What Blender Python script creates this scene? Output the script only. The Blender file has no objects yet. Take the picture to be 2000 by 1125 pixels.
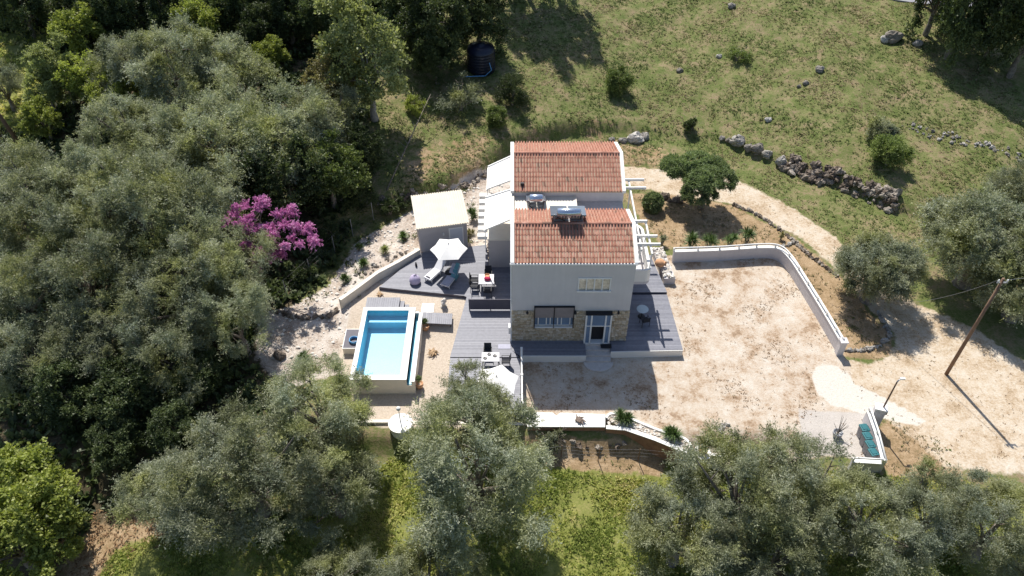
import bpy, math, random
import numpy as np
from mathutils import Vector, Matrix

R = math.radians
scene = bpy.context.scene
COL = scene.collection

# ------------------------------------------------------------------ camera
F_PX, PITCH = 1500.0, R(43.5)
CAM = np.array([0.0, -34.07, 37.05])
cam_data = bpy.data.cameras.new('camera')
cam_data.sensor_width = 36.0
cam_data.lens = F_PX / 2000.0 * 36.0
cam_data.clip_end = 3000.0
cam = bpy.data.objects.new('camera', cam_data)
cam.location = CAM
cam.rotation_euler = (math.pi / 2 - PITCH, 0, 0)
COL.objects.link(cam)
scene.camera = cam

# ------------------------------------------------------------------ sky, sun, exposure
SUN_EL, SUN_AZ = R(55.0), R(16.0)          # shadows run towards (+sin az, -cos az)
world = bpy.data.worlds.new('World')
scene.world = world
world.use_nodes = True
wn = world.node_tree.nodes
sky = wn.new('ShaderNodeTexSky')
sky.sky_type = 'NISHITA'
sky.sun_disc = False
sky.sun_elevation = SUN_EL
sky.sun_rotation = -SUN_AZ
world.node_tree.links.new(sky.outputs[0], wn['Background'].inputs[0])
wn['Background'].inputs[1].default_value = 0.098
sl = bpy.data.lights.new('sun', 'SUN')
sl.energy = 4.6
sl.angle = R(0.53)
sl.color = (1.0, 0.95, 0.87)
sun = bpy.data.objects.new('sun', sl)
sd = Vector((math.sin(SUN_AZ) * math.cos(SUN_EL), -math.cos(SUN_AZ) * math.cos(SUN_EL), -math.sin(SUN_EL)))
sun.rotation_euler = sd.to_track_quat('-Z', 'Y').to_euler()
sun.location = (-10, 40, 60)
COL.objects.link(sun)
scene.view_settings.view_transform = 'Standard'
scene.view_settings.look = 'None'
scene.view_settings.exposure = 0.42
scene.view_settings.gamma = 1.0
scene.cycles.use_denoising = True
scene.cycles.max_bounces = 6
scene.cycles.transparent_max_bounces = 8

# ------------------------------------------------------------------ pixel -> place helpers
_fw = np.array([0, math.cos(PITCH), -math.sin(PITCH)])
_up = np.array([0, math.sin(PITCH), math.cos(PITCH)])
def P(px, py, z=0.0):
    """point on the level plane z seen at photo pixel (px, py)"""
    d = _fw * F_PX + np.array([1.0, 0, 0]) * (px - 1000) + _up * (562.5 - py)
    return CAM + d * ((z - CAM[2]) / d[2])
def P2(px, py, z=0.0):
    p = P(px, py, z)
    return (float(p[0]), float(p[1]))
def PY(px, py, y):
    """point on the upright plane y = const"""
    d = _fw * F_PX + np.array([1.0, 0, 0]) * (px - 1000) + _up * (562.5 - py)
    return CAM + d * ((y - CAM[1]) / d[1])
def pscale(p):
    return F_PX / float((np.array(p) - CAM) @ _fw)

def sstep(v, a, b):
    t = np.clip((v - a) / (b - a), 0, 1)
    return t * t * (3 - 2 * t)

G = -0.6                                     # level of the yard; the deck is z = 0
# foot of the slope behind the house (pixels traced on z = 0) and the height of its cut bank
_toe = [(-900, 430, .2), (300, 470, .3), (620, 440, .5), (700, 416, .8), (760, 398, 1.0), (850, 372, 1.0), (940, 335, 1.1), (1000, 285, 1.2), (1100, 258, 1.2),
        (1200, 250, .8), (1300, 255, .25), (1405, 266, .35), (1540, 322, .6), (1640, 354, .8), (1755, 404, .8), (1860, 430, .2), (2000, 470, 0.), (2900, 480, 0.)]
_tx = np.array([P(a, b)[0] for a, b, c in _toe]); _ty = np.array([P(a, b)[1] for a, b, c in _toe]); _ts = np.array([c for a, b, c in _toe])
def H(x, y):
    x = np.asarray(x, float); y = np.asarray(y, float)
    toe = np.interp(x, _tx, _ty); st = np.interp(x, _tx, _ts)
    d = y - toe
    h = G + st * sstep(d, -0.25, 0.8)
    dd = np.maximum(d, 0)
    h = h + 16 * (1 - np.exp(-0.16 * dd / 16))
    wf = 1 - sstep(x, 15.5, 19.0)
    wl = sstep(x, -17, -12)
    e = -6.95 - y
    h = h - wf * (1.0 * sstep(e, 0, .9 + 3 * (1 - wl)) + 0.10 * np.minimum(np.maximum(e - .5, 0), 60))
    h = h - (1 - wf) * 0.04 * np.minimum(np.maximum(-9 - y, 0), 60)
    h = h - 0.05 * np.clip(-15 - x, 0, 40) * (1 - sstep(d, -2, 10))
    h = h + .34 * sstep(y, .3, 3.2) * sstep(x, -12.5, -11.0) * (1 - sstep(x, -1, 0)) * (1 - sstep(y, 9, 11))
    far = np.clip(sstep(d, .5, 5) + sstep(-x, 14, 20) + sstep(-y, 8.0, 12) * wf, 0, 1)
    und = .16 * np.sin(x * .43 + 1.3 * np.sin(y * .21)) * np.cos(y * .37 + .7) + .07 * np.sin(x * 1.21 + y * .83) + .05 * np.sin(x * 2.3 - y * 1.9 + 2)
    return h + far * und
def T(px, py, dz=0.0):
    """point on the terrain (plus dz) seen at photo pixel (px, py)"""
    z = G
    for i in range(60):
        p = P(px, py, z + dz)
        z = .5 * z + .5 * float(H(p[0], p[1]))
    return np.array([p[0], p[1], float(H(p[0], p[1]))])
def T2(px, py):
    p = T(px, py)
    return (float(p[0]), float(p[1]))

# ------------------------------------------------------------------ objects, names, labels
def tag(o, label=None, cat=None, group=None, kind=None):
    if label: o['label'] = label
    if cat: o['category'] = cat
    if group: o['group'] = group
    if kind: o['kind'] = kind
    return o
def thing(name, label, cat, loc=(0, 0, 0), rotz=0.0, group=None, scale=1.0):
    o = bpy.data.objects.new(name, None)
    COL.objects.link(o)
    o.location = [float(c) for c in loc]; o.rotation_euler = (0, 0, rotz); o.scale = (scale,) * 3
    o.empty_display_size = .3
    return tag(o, label, cat, group)
def link(name, mesh, parent=None, loc=(0, 0, 0), rot=(0, 0, 0)):
    o = bpy.data.objects.new(name, mesh)
    COL.objects.link(o)
    if parent: o.parent = parent
    o.location = [float(c) for c in loc]; o.rotation_euler = rot
    return o
def copy_tree(o, parent=None):
    c = o.copy(); COL.objects.link(c); c.parent = parent
    for ch in o.children: copy_tree(ch, c)
    return c
def origin_of(o):
    v = Vector((0, 0, 0))
    while o is not None:
        v += Vector(o.location); o = o.parent
    return v

class MB:
    """collects shapes in world coordinates (or local ones, local=True) and links them as ONE mesh object"""
    def __init__(s): s.v = []; s.f = []; s.t = []; s.cur = 0.5
    def add(s, vs, fs):
        b = len(s.v); s.v += [tuple(float(c) for c in p) for p in vs]
        for f in fs: s.f.append(tuple(b + i for i in f)); s.t.append(s.cur)
        return s
    def box(s, x0, x1, y0, y1, z0, z1):
        if x0 > x1: x0, x1 = x1, x0
        if y0 > y1: y0, y1 = y1, y0
        if z0 > z1: z0, z1 = z1, z0
        v = [(x, y, z) for z in (z0, z1) for x, y in ((x0, y0), (x1, y0), (x1, y1), (x0, y1))]
        return s.add(v, [(3, 2, 1, 0), (4, 5, 6, 7), (0, 1, 5, 4), (1, 2, 6, 5), (2, 3, 7, 6), (3, 0, 4, 7)])
    def obox(s, c, size, rot=None):
        m = rot if rot is not None else Matrix.Identity(3)
        hx, hy, hz = [q / 2 for q in size]
        v = []
        for z in (-hz, hz):
            for x, y in ((-hx, -hy), (hx, -hy), (hx, hy), (-hx, hy)):
                q = m @ Vector((x, y, z)); v.append((q.x + c[0], q.y + c[1], q.z + c[2]))
        return s.add(v, [(3, 2, 1, 0), (4, 5, 6, 7), (0, 1, 5, 4), (1, 2, 6, 5), (2, 3, 7, 6), (3, 0, 4, 7)])
    def bar(s, a, b, w, h=None):
        a = Vector([float(q) for q in a]); b = Vector([float(q) for q in b]); d = b - a
        q = d.to_track_quat('X', 'Z').to_matrix()
        return s.obox((a + b) / 2, (d.length, w, h or w), q)
    def prism(s, poly, z0, z1):
        a = sum(poly[i][0] * poly[(i + 1) % len(poly)][1] - poly[(i + 1) % len(poly)][0] * poly[i][1] for i in range(len(poly)))
        if a < 0: poly = poly[::-1]
        n = len(poly)
        z0f = z0 if callable(z0) else (lambda x, y: z0)
        v = [(x, y, z0f(x, y)) for x, y in poly] + [(x, y, z1) for x, y in poly]
        return s.add(v, [tuple(range(n - 1, -1, -1)), tuple(range(n, 2 * n))] + [(i, (i + 1) % n, n + (i + 1) % n, n + i) for i in range(n)])
    def extr(s, pts, vec):
        n = len(pts); v = [tuple(p) for p in pts] + [(p[0] + vec[0], p[1] + vec[1], p[2] + vec[2]) for p in pts]
        return s.add(v, [tuple(range(n - 1, -1, -1)), tuple(range(n, 2 * n))] + [(i, (i + 1) % n, n + (i + 1) % n, n + i) for i in range(n)])
    def tube(s, path, radii, n=8, cap=True, closed=False):
        path = [Vector([float(q) for q in p]) for p in path]
        if not hasattr(radii, '__len__'): radii = [radii] * len(path)
        m = len(path); rings = []; prev = None
        for i, p in enumerate(path):
            if closed: d = path[(i + 1) % m] - path[i - 1]
            else: d = path[min(i + 1, m - 1)] - path[max(i - 1, 0)]
            d = d.normalized() if d.length > 1e-9 else Vector((0, 0, 1))
            if prev is None:
                a = d.orthogonal().normalized()
            else:
                a = (prev - d * prev.dot(d)); a = a.normalized() if a.length > 1e-6 else d.orthogonal().normalized()
            prev = a; b = d.cross(a)
            rings.append([p + (a * math.cos(2 * math.pi * k / n) + b * math.sin(2 * math.pi * k / n)) * radii[i] for k in range(n)])
        v = [tuple(q) for r in rings for q in r]; f = []
        for i in range(m if closed else m - 1):
            j = (i + 1) % m
            for k in range(n): f.append((i * n + k, i * n + (k + 1) % n, j * n + (k + 1) % n, j * n + k))
        if cap and not closed: f += [tuple(range(n - 1, -1, -1)), tuple((m - 1) * n + k for k in range(n))]
        return s.add(v, f)
    def lathe(s, prof, c=(0, 0, 0), n=16, cap=True):
        v = []; f = []; m = len(prof)
        for r, z in prof:
            for k in range(n): v.append((c[0] + r * math.cos(2 * math.pi * k / n), c[1] + r * math.sin(2 * math.pi * k / n), c[2] + z))
        for i in range(m - 1):
            for k in range(n): f.append((i * n + k, i * n + (k + 1) % n, (i + 1) * n + (k + 1) % n, (i + 1) * n + k))
        if cap: f += [tuple(range(n - 1, -1, -1)), tuple((m - 1) * n + k for k in range(n))]
        return s.add(v, f)
    def rock(s, c, rad, seed, n=9, rough=.22):
        rng = random.Random(seed); m = n // 2 + 2
        ph = [rng.uniform(0, 6.3) for _ in range(6)]
        v = [(c[0], c[1], c[2] - rad[2])]
        for i in range(1, m):
            t = math.pi * i / m
            for k in range(n):
                a = 2 * math.pi * (k + .5 * (i % 2)) / n
                q = 1 + rough * (math.sin(2 * a + ph[0]) * math.sin(t * 2 + ph[1]) + .6 * math.sin(3 * a + ph[2] + 2 * t)) + rng.uniform(-rough, rough) * .6
                v.append((c[0] + rad[0] * q * math.sin(t) * math.cos(a), c[1] + rad[1] * q * math.sin(t) * math.sin(a), c[2] - rad[2] * q * math.cos(t)))
        v.append((c[0], c[1], c[2] + rad[2] * (1 + rng.uniform(-.1, .15)))); e = len(v) - 1; f = []
        for k in range(n): f.append((0, 1 + (k + 1) % n, 1 + k)); f.append((e, 1 + (m - 2) * n + k, 1 + (m - 2) * n + (k + 1) % n))
        for i in range(m - 2):
            for k in range(n): f.append((1 + i * n + k, 1 + i * n + (k + 1) % n, 1 + (i + 1) * n + (k + 1) % n, 1 + (i + 1) * n + k))
        return s.add(v, f)
    def build(s, name, mat, parent=None, smooth=False, local=False, kind=None):
        o0 = Vector((0, 0, 0)) if local or parent is None else origin_of(parent)
        me = bpy.data.meshes.new(name)
        me.from_pydata([(a - o0.x, b - o0.y, c - o0.z) for a, b, c in s.v], [], s.f)
        me.materials.append(mat)
        at = me.attributes.new('tint', 'FLOAT', 'FACE'); at.data.foreach_set('value', s.t)
        if smooth: me.polygons.foreach_set('use_smooth', [True] * len(me.polygons))
        me.update()
        o = link(name, me, parent)
        if kind: o['kind'] = kind
        return o

def fast_mesh(name, verts, faces_n, loops, tint, mat, smooth=False):
    """mesh from numpy arrays; all faces have faces_n corners"""
    me = bpy.data.meshes.new(name)
    nv, nf = len(verts), len(loops) // faces_n
    me.vertices.add(nv); me.vertices.foreach_set('co', np.ascontiguousarray(verts, dtype=np.float32).ravel())
    me.loops.add(nf * faces_n); me.loops.foreach_set('vertex_index', np.ascontiguousarray(loops, dtype=np.int32))
    me.polygons.add(nf); me.polygons.foreach_set('loop_start', np.arange(0, nf * faces_n, faces_n, dtype=np.int32))
    if tint is not None:
        at = me.attributes.new('tint', 'FLOAT', 'FACE'); at.data.foreach_set('value', np.ascontiguousarray(tint, dtype=np.float32))
    if mat: me.materials.append(mat)
    me.update(calc_edges=True)
    if smooth: me.polygons.foreach_set('use_smooth', [True] * nf)
    return me

# ------------------------------------------------------------------ materials
def _nt(name):
    m = bpy.data.materials.new(name); m.use_nodes = True
    nt = m.node_tree; return m, nt, nt.nodes, nt.links, nt.nodes['Principled BSDF']
def _rgba(c): return (c[0], c[1], c[2], 1)
def _ramp(N, stops):
    r = N.new('ShaderNodeValToRGB'); e = r.color_ramp.elements
    while len(e) < len(stops): e.new(.5)
    for q, (p, c) in zip(e, stops): q.position = p; q.color = _rgba(c)
    return r
def mat(name, col, rough=.75, var=.12, scale=2.5, bump=0.0, bscale=25, spec=.3, metal=0.0, detail=5, col2=None, coat=0.0, emit=None, local=False, streak=0.0):
    m, nt, N, L, b = _nt(name)
    if local:
        g = N.new('ShaderNodeTexCoord').outputs['Object']
    else:
        g = N.new('ShaderNodeNewGeometry').outputs['Position']
    n = N.new('ShaderNodeTexNoise'); n.inputs['Scale'].default_value = scale; n.inputs['Detail'].default_value = detail; n.inputs['Roughness'].default_value = .62
    L.new(g, n.inputs['Vector'])
    c1 = [min(1, q * (1 - var)) for q in col]; c2 = [min(1, q * (1 + var)) for q in (col2 or col)]
    r = _ramp(N, [(.3, c1), (.7, c2)]); L.new(n.outputs['Fac'], r.inputs['Fac']); L.new(r.outputs[0], b.inputs['Base Color'])
    if streak:
        mp = N.new('ShaderNodeMapping'); mp.inputs['Scale'].default_value = (5, 5, .35); L.new(g, mp.inputs['Vector'])
        n3 = N.new('ShaderNodeTexNoise'); n3.inputs['Scale'].default_value = 1.0; n3.inputs['Detail'].default_value = 6; L.new(mp.outputs[0], n3.inputs['Vector'])
        mr = N.new('ShaderNodeMapRange'); mr.inputs[1].default_value = .35; mr.inputs[2].default_value = .7; mr.inputs[3].default_value = 1 + streak * .3; mr.inputs[4].default_value = 1 - streak; L.new(n3.outputs['Fac'], mr.inputs[0])
        sc = N.new('ShaderNodeVectorMath'); sc.operation = 'SCALE'; L.new(r.outputs[0], sc.inputs[0]); L.new(mr.outputs[0], sc.inputs['Scale']); L.new(sc.outputs[0], b.inputs['Base Color'])
    b.inputs['Roughness'].default_value = rough; b.inputs['Metallic'].default_value = metal
    b.inputs['Specular IOR Level'].default_value = spec; b.inputs['Coat Weight'].default_value = coat
    if bump:
        n2 = N.new('ShaderNodeTexNoise'); n2.inputs['Scale'].default_value = bscale; n2.inputs['Detail'].default_value = 4
        L.new(g, n2.inputs['Vector'])
        bp = N.new('ShaderNodeBump'); bp.inputs['Strength'].default_value = bump; bp.inputs['Distance'].default_value = .05
        L.new(n2.outputs['Fac'], bp.inputs['Height']); L.new(bp.outputs[0], b.inputs['Normal'])
    return m
def tintmat(name, stops, rough=.8, nvar=.25, nscale=6, objrand=False, bump=.3, bscale=30, spec=.25):
    """colour picked by the face attribute 'tint' (plus the object's own random number), broken by noise"""
    m, nt, N, L, b = _nt(name)
    a = N.new('ShaderNodeAttribute'); a.attribute_name = 'tint'; v = a.outputs['Fac']
    if objrand:
        oi = N.new('ShaderNodeObjectInfo'); ad = N.new('ShaderNodeMath'); ad.operation = 'ADD'
        L.new(v, ad.inputs[0]); L.new(oi.outputs['Random'], ad.inputs[1])
        fr = N.new('ShaderNodeMath'); fr.operation = 'FRACT'; L.new(ad.outputs[0], fr.inputs[0]); v = fr.outputs[0]
    r = _ramp(N, stops); L.new(v, r.inputs['Fac'])
    g = N.new('ShaderNodeNewGeometry')
    n = N.new('ShaderNodeTexNoise'); n.inputs['Scale'].default_value = nscale; n.inputs['Detail'].default_value = 5; L.new(g.outputs['Position'], n.inputs['Vector'])
    mr = N.new('ShaderNodeMapRange'); mr.inputs[1].default_value = .3; mr.inputs[2].default_value = .7; mr.inputs[3].default_value = 1 - nvar; mr.inputs[4].default_value = 1 + nvar
    L.new(n.outputs['Fac'], mr.inputs[0])
    mx = N.new('ShaderNodeVectorMath'); mx.operation = 'SCALE'; L.new(r.outputs[0], mx.inputs[0]); L.new(mr.outputs[0], mx.inputs['Scale'])
    L.new(mx.outputs[0], b.inputs['Base Color']); b.inputs['Roughness'].default_value = rough; b.inputs['Specular IOR Level'].default_value = spec
    if bump:
        n2 = N.new('ShaderNodeTexNoise'); n2.inputs['Scale'].default_value = bscale; L.new(g.outputs['Position'], n2.inputs['Vector'])
        bp = N.new('ShaderNodeBump'); bp.inputs['Strength'].default_value = bump; bp.inputs['Distance'].default_value = .04
        L.new(n2.outputs['Fac'], bp.inputs['Height']); L.new(bp.outputs[0], b.inputs['Normal'])
    return m
def leafmat(name, stops, trans=.3, rough=.5, spec=.35, tmul=(1.2, 1.25, .7), big=.0):
    m, nt, N, L, b = _nt(name)
    a = N.new('ShaderNodeAttribute'); a.attribute_name = 'tint'
    oi = N.new('ShaderNodeObjectInfo')
    r = _ramp(N, stops); L.new(a.outputs['Fac'], r.inputs['Fac'])
    mr = N.new('ShaderNodeMapRange'); mr.inputs[3].default_value = .74; mr.inputs[4].default_value = 1.16; L.new(oi.outputs['Random'], mr.inputs[0])
    hs = N.new('ShaderNodeVectorMath'); hs.operation = 'SCALE'; L.new(r.outputs[0], hs.inputs[0]); L.new(mr.outputs[0], hs.inputs['Scale'])
    if big:
        # young and old growth: some boughs yellower, some bluer
        gp = N.new('ShaderNodeNewGeometry'); nz = N.new('ShaderNodeTexNoise'); nz.inputs['Scale'].default_value = .42; nz.inputs['Detail'].default_value = 3
        L.new(gp.outputs['Position'], nz.inputs['Vector'])
        hr = _ramp(N, [(.32, (.80, .86, .98)), (.5, (1, 1, 1)), (.66, (1.0, 1.0, .62))]); L.new(nz.outputs['Fac'], hr.inputs['Fac'])
        hm = N.new('ShaderNodeVectorMath'); hm.operation = 'MULTIPLY'; L.new(hs.outputs[0], hm.inputs[0]); L.new(hr.outputs[0], hm.inputs[1]); hs = hm
    L.new(hs.outputs[0], b.inputs['Base Color']); b.inputs['Roughness'].default_value = rough; b.inputs['Specular IOR Level'].default_value = spec
    t = N.new('ShaderNodeBsdfTranslucent')
    mu = N.new('ShaderNodeVectorMath'); mu.operation = 'MULTIPLY'; mu.inputs[1].default_value = tmul; L.new(hs.outputs[0], mu.inputs[0]); L.new(mu.outputs[0], t.inputs['Color'])
    mx = N.new('ShaderNodeMixShader'); mx.inputs[0].default_value = trans
    L.new(b.outputs[0], mx.inputs[1]); L.new(t.outputs[0], mx.inputs[2]); L.new(mx.outputs[0], N['Material Output'].inputs['Surface'])
    return m

M = {}
M['plaster'] = mat('plaster', (.60, .58, .595), .85, .05, .8, .12, 40, streak=.035)
M['white'] = mat('white_paint', (.80, .79, .76), .6, .03, 1.5, .05, 30)
M['cream'] = mat('cream_concrete', (.74, .69, .60), .8, .06, 1.6, .15, 30)
M['whitemetal'] = mat('white_metal', (.78, .78, .78), .35, .02, 2)
M['whitecloth'] = mat('white_canvas', (.80, .79, .77), .8, .03, 2)
M['roofsheet'] = mat('cream_sheet_roof', (.66, .60, .49), .6, .07, 1.2)
M['shedwall'] = mat('shed_wall', (.47, .44, .44), .8, .05, 1.5)
M['board'] = tintmat('deck_board', [(0, (.165, .17, .205)), (.5, (.195, .20, .235)), (1, (.225, .23, .265))], .5, .1, 5, bump=.08, spec=.35)
M['darkpanel'] = mat('slate_panel', (.105, .10, .125), .6, .1, 3)
M['tile'] = tintmat('clay_tile', [(0, (.20, .12, .09)), (.07, (.33, .165, .12)), (.3, (.395, .19, .135)), (.75, (.44, .22, .16)), (1, (.50, .29, .22))], .85, .12, 5, objrand=True, bump=.3)
M['stone'] = tintmat('facing_stone', [(0, (.42, .33, .22)), (.35, (.53, .44, .32)), (.7, (.60, .52, .41)), (1, (.66, .61, .53))], .9, .12, 9, bump=.4)
M['mortar'] = mat('mortar', (.46, .39, .30), .95, .1, 8)
M['rock'] = tintmat('limestone', [(0, (.18, .16, .135)), (.5, (.30, .28, .25)), (1, (.45, .43, .40))], .95, .4, 5, objrand=True, bump=.8, bscale=9)
M['darkrock'] = tintmat('weathered_stone', [(0, (.11, .085, .065)), (.5, (.20, .165, .135)), (1, (.38, .34, .29))], .95, .45, 6, objrand=True, bump=.8, bscale=9)
M['whiterock'] = tintmat('white_pebble', [(0, (.55, .50, .44)), (1, (.80, .77, .72))], .9, .12, 8, bump=.3)
M['bark'] = mat('olive_bark', (.17, .14, .11), .95, .35, 4, .9, 14, col2=(.24, .21, .18))
M['palebark'] = mat('pale_bark', (.36, .33, .30), .95, .3, 5, .6, 14)
M['polewood'] = mat('pole_wood', (.20, .125, .085), .85, .2, 3, .3, 20)
M['glass'] = mat('window_glass', (.15, .23, .36), .08, .1, 1, spec=.8, coat=.6)
M['reflectpane'] = mat('painted_reflection_glass', (.50, .43, .32), .25, .3, 3.5, spec=.6, coat=.5, col2=(.62, .57, .48))  # reflection of sunlit ground painted into the pane colour, cream to brown
M['screen'] = mat('sun_screen', (.25, .22, .225), .5, .1, 3, spec=.4)
M['black'] = mat('black_plastic', (.02, .021, .025), .5, .1, 3)
M['blackfabric'] = mat('black_textile', (.035, .037, .045), .85, .15, 8)
M['greymetal'] = mat('grey_metal', (.30, .31, .33), .4, .08, 4, metal=.4)
M['steel'] = mat('brushed_steel', (.55, .62, .72), .22, .05, 3, metal=.85)
M['collector'] = mat('collector_glass', (.13, .15, .18), .15, .1, 2, spec=.7, coat=.4)
M['pooltile'] = mat('pool_tile', (.27, .57, .72), .35, .06, 1.5)
M['poolblue'] = mat('pool_wall_tile', (.17, .58, .72), .35, .08, 1.5)
M['terracotta'] = mat('terracotta', (.58, .33, .19), .85, .12, 6)
M['drift'] = mat('driftwood', (.42, .27, .15), .9, .3, 9, .5, 30, col2=(.5, .36, .22))
M['greydrift'] = mat('grey_driftwood', (.22, .17, .14), .9, .3, 9, .5, 30)
M['lounge'] = mat('lounger_fabric', (.42, .42, .50), .9, .06, 6)
M['loungepale'] = mat('lounger_pale_fabric', (.72, .72, .75), .9, .05, 6)
M['towel'] = mat('teal_towel', (.12, .30, .36), .95, .15, 10, .3, 60)
M['bean'] = mat('lilac_fabric', (.50, .44, .60), .9, .06, 5)
M['red'] = mat('crimson_fabric', (.42, .02, .08), .8, .15, 10)
M['hose'] = mat('blue_hose', (.13, .38, .68), .45, .1, 4)
M['bin'] = mat('bin_grey', (.27, .27, .29), .5, .08, 5)
M['lid'] = mat('teal_lid', (.035, .15, .17), .4, .1, 5)
M['tank'] = mat('tank_plastic', (.012, .016, .035), .35, .1, 2, spec=.5)
M['globe'] = mat('lamp_globe', (.82, .82, .80), .3, .02, 2)
M['soil'] = mat('planter_soil', (.45, .38, .31), .95, .25, 9, .6, 30)
M['redbrown'] = mat('redbrown_wall', (.30, .17, .11), .9, .25, 2.5, .4, 16)  # red-brown masonry below the white slab and coping
M['stonestep'] = mat('step_stone', (.56, .52, .49), .85, .12, 4, .3, 25)
M['asphalt'] = mat('road_asphalt', (.30, .30, .33), .9, .1, 3)
M['wire'] = mat('wire', (.25, .25, .26), .5, .05, 3, metal=.5)
M['plate'] = mat('plate_black', (.03, .03, .035), .3, .1, 5)
M['china'] = mat('pale_tabletop', (.62, .62, .65), .4, .05, 4)
M['olive'] = leafmat('olive_leaf', [(0, (.10, .115, .055)), (.3, (.25, .27, .155)), (.65, (.42, .44, .30)), (1, (.53, .545, .42))], .38, .5, .4, (1.1, 1.12, .8), .3)
M['green'] = leafmat('green_leaf', [(0, (.06, .09, .025)), (.5, (.17, .225, .07)), (1, (.32, .37, .13))], .36)
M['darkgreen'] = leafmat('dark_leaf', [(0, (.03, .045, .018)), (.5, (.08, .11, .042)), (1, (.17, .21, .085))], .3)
M['lime'] = leafmat('lime_leaf', [(0, (.12, .15, .035)), (.5, (.32, .37, .09)), (1, (.52, .54, .19))], .4)
M['pale'] = leafmat('pale_leaf', [(0, (.14, .16, .06)), (.5, (.36, .40, .17)), (1, (.56, .58, .31))], .4)
M['cream_leaf'] = leafmat('cream_leaf', [(0, (.12, .11, .05)), (.5, (.30, .27, .12)), (1, (.46, .42, .22))], .3)
M['purple'] = leafmat('purple_blossom', [(0, (.30, .08, .22)), (.5, (.66, .24, .50)), (1, (.86, .52, .74))], .3, tmul=(1.1, 1, 1.1))
M['needle'] = leafmat('clipped_leaf', [(0, (.09, .125, .05)), (.5, (.20, .26, .12)), (1, (.34, .40, .20))], .34)
M['yucca'] = leafmat('yucca_blade', [(0, (.03, .06, .015)), (.5, (.08, .14, .035)), (1, (.18, .23, .09))], .2)
M['grass'] = leafmat('grass_blade', [(0, (.08, .125, .028)), (.35, (.15, .195, .055)), (.6, (.225, .205, .09)), (.82, (.32, .255, .15)), (1, (.42, .345, .23))], .3, .7, .2, tmul=(1.1, 1.1, .8))
M['lush'] = leafmat('lush_weed', [(0, (.15, .20, .045)), (.4, (.32, .38, .10)), (.75, (.50, .50, .16)), (1, (.62, .55, .28))], .4, .65, .2)
M['yardweed'] = leafmat('dry_weed', [(0, (.11, .075, .04)), (.5, (.22, .135, .075)), (.8, (.33, .21, .12)), (1, (.16, .16, .06))], .1, .8, .1)

# ------------------------------------------------------------------ ground
def smooth_path(pts, n=6):
    out = []
    for i in range(len(pts) - 1):
        p0 = np.array(pts[max(i - 1, 0)]); p1 = np.array(pts[i]); p2 = np.array(pts[i + 1]); p3 = np.array(pts[min(i + 2, len(pts) - 1)])
        for k in range(n):
            t = k / n; out.append(tuple(.5 * ((2 * p1) + (-p0 + p2) * t + (2 * p0 - 5 * p1 + 4 * p2 - p3) * t * t + (-p0 + 3 * p1 - 3 * p2 + p3) * t ** 3)))
    out.append(tuple(pts[-1])); return out
def sd_poly(px, py, poly):
    """signed distance (inside positive) of points to a polygon"""
    d = np.full(px.shape, 1e9); ins = np.zeros(px.shape, bool); n = len(poly)
    for i in range(n):
        ax, ay = poly[i]; bx, by = poly[(i + 1) % n]
        ex, ey = bx - ax, by - ay; wx, wy = px - ax, py - ay
        t = np.clip((wx * ex + wy * ey) / (ex * ex + ey * ey + 1e-12), 0, 1)
        d = np.minimum(d, (wx - ex * t) ** 2 + (wy - ey * t) ** 2)
        c = ((ay <= py) & (by > py)) | ((by <= py) & (ay > py))
        with np.errstate(divide='ignore', invalid='ignore'):
            xi = ax + (py - ay) * ex / (ey if ey != 0 else 1e-12)
        ins ^= c & (px < xi)
    d = np.sqrt(d)
    return np.where(ins, d, -d)
def poly_px(l): return [T2(a, b) for a, b in l]
PG = {}
PG['yard'] = poly_px([(990, 690), (1140, 705), (1240, 640), (1255, 500), (1505, 497), (1535, 515), (1648, 690), (1665, 725), (1650, 765), (1592, 775), (1705, 800), (1715, 895), (1400, 900), (1300, 862), (1200, 826), (1030, 826), (1000, 790)])
PG['track'] = poly_px([(1190, 322), (1300, 332), (1440, 352), (1530, 396), (1630, 462), (1700, 540), (1800, 598), (1900, 640), (2000, 705), (2150, 790), (2150, 930), (1960, 925), (1850, 912), (1790, 860), (1720, 810), (1640, 740), (1650, 700), (1700, 712), (1745, 690), (1750, 655), (1700, 605), (1640, 530), (1560, 462), (1430, 398), (1300, 378), (1190, 352)])
PG['soil'] = poly_px([(1215, 380), (1300, 376), (1430, 400), (1560, 470), (1640, 540), (1700, 610), (1745, 655), (1740, 700), (1640, 700), (1530, 505), (1500, 482), (1300, 485), (1270, 450)])
PG['soil2'] = poly_px([(1000, 300), (1180, 255), (1280, 280), (1420, 330), (1520, 385), (1450, 350), (1230, 335), (1000, 330)])
PG['soil3'] = poly_px([(1700, 830), (1740, 815), (1850, 870), (1880, 930), (1740, 940), (1720, 900)])
PG['soil4'] = poly_px([(1020, 850), (1300, 870), (1300, 930), (1180, 922), (1080, 912), (1020, 900)])
PG['soil5'] = poly_px([(80, 1160), (150, 1040), (230, 990), (330, 1000), (330, 1045), (230, 1080), (180, 1160)])
PG['pave'] = poly_px([(690, 590), (740, 552), (900, 570), (1005, 590), (1005, 835), (738, 835), (690, 790), (660, 700)])
PG['stony'] = poly_px([(505, 612), (560, 602), (640, 560), (700, 470), (790, 420), (850, 385), (960, 330), (1000, 330), (1000, 520), (900, 500), (830, 510), (745, 565), (700, 600), (700, 720), (560, 760), (500, 700)])
PG['drysl'] = poly_px([(760, 390), (800, 280), (1000, 250), (1000, 285), (940, 335), (850, 370)])
PG['pad'] = poly_px([(1560, 800), (1690, 806), (1712, 900), (1560, 895)])
cx_, cy_ = T2(1630, 752)
PG['sand'] = [(cx_ + 1.3 * math.cos(a), cy_ + 1.75 * math.sin(a)) for a in np.linspace(0, 2 * math.pi, 20, endpoint=False)]
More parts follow.
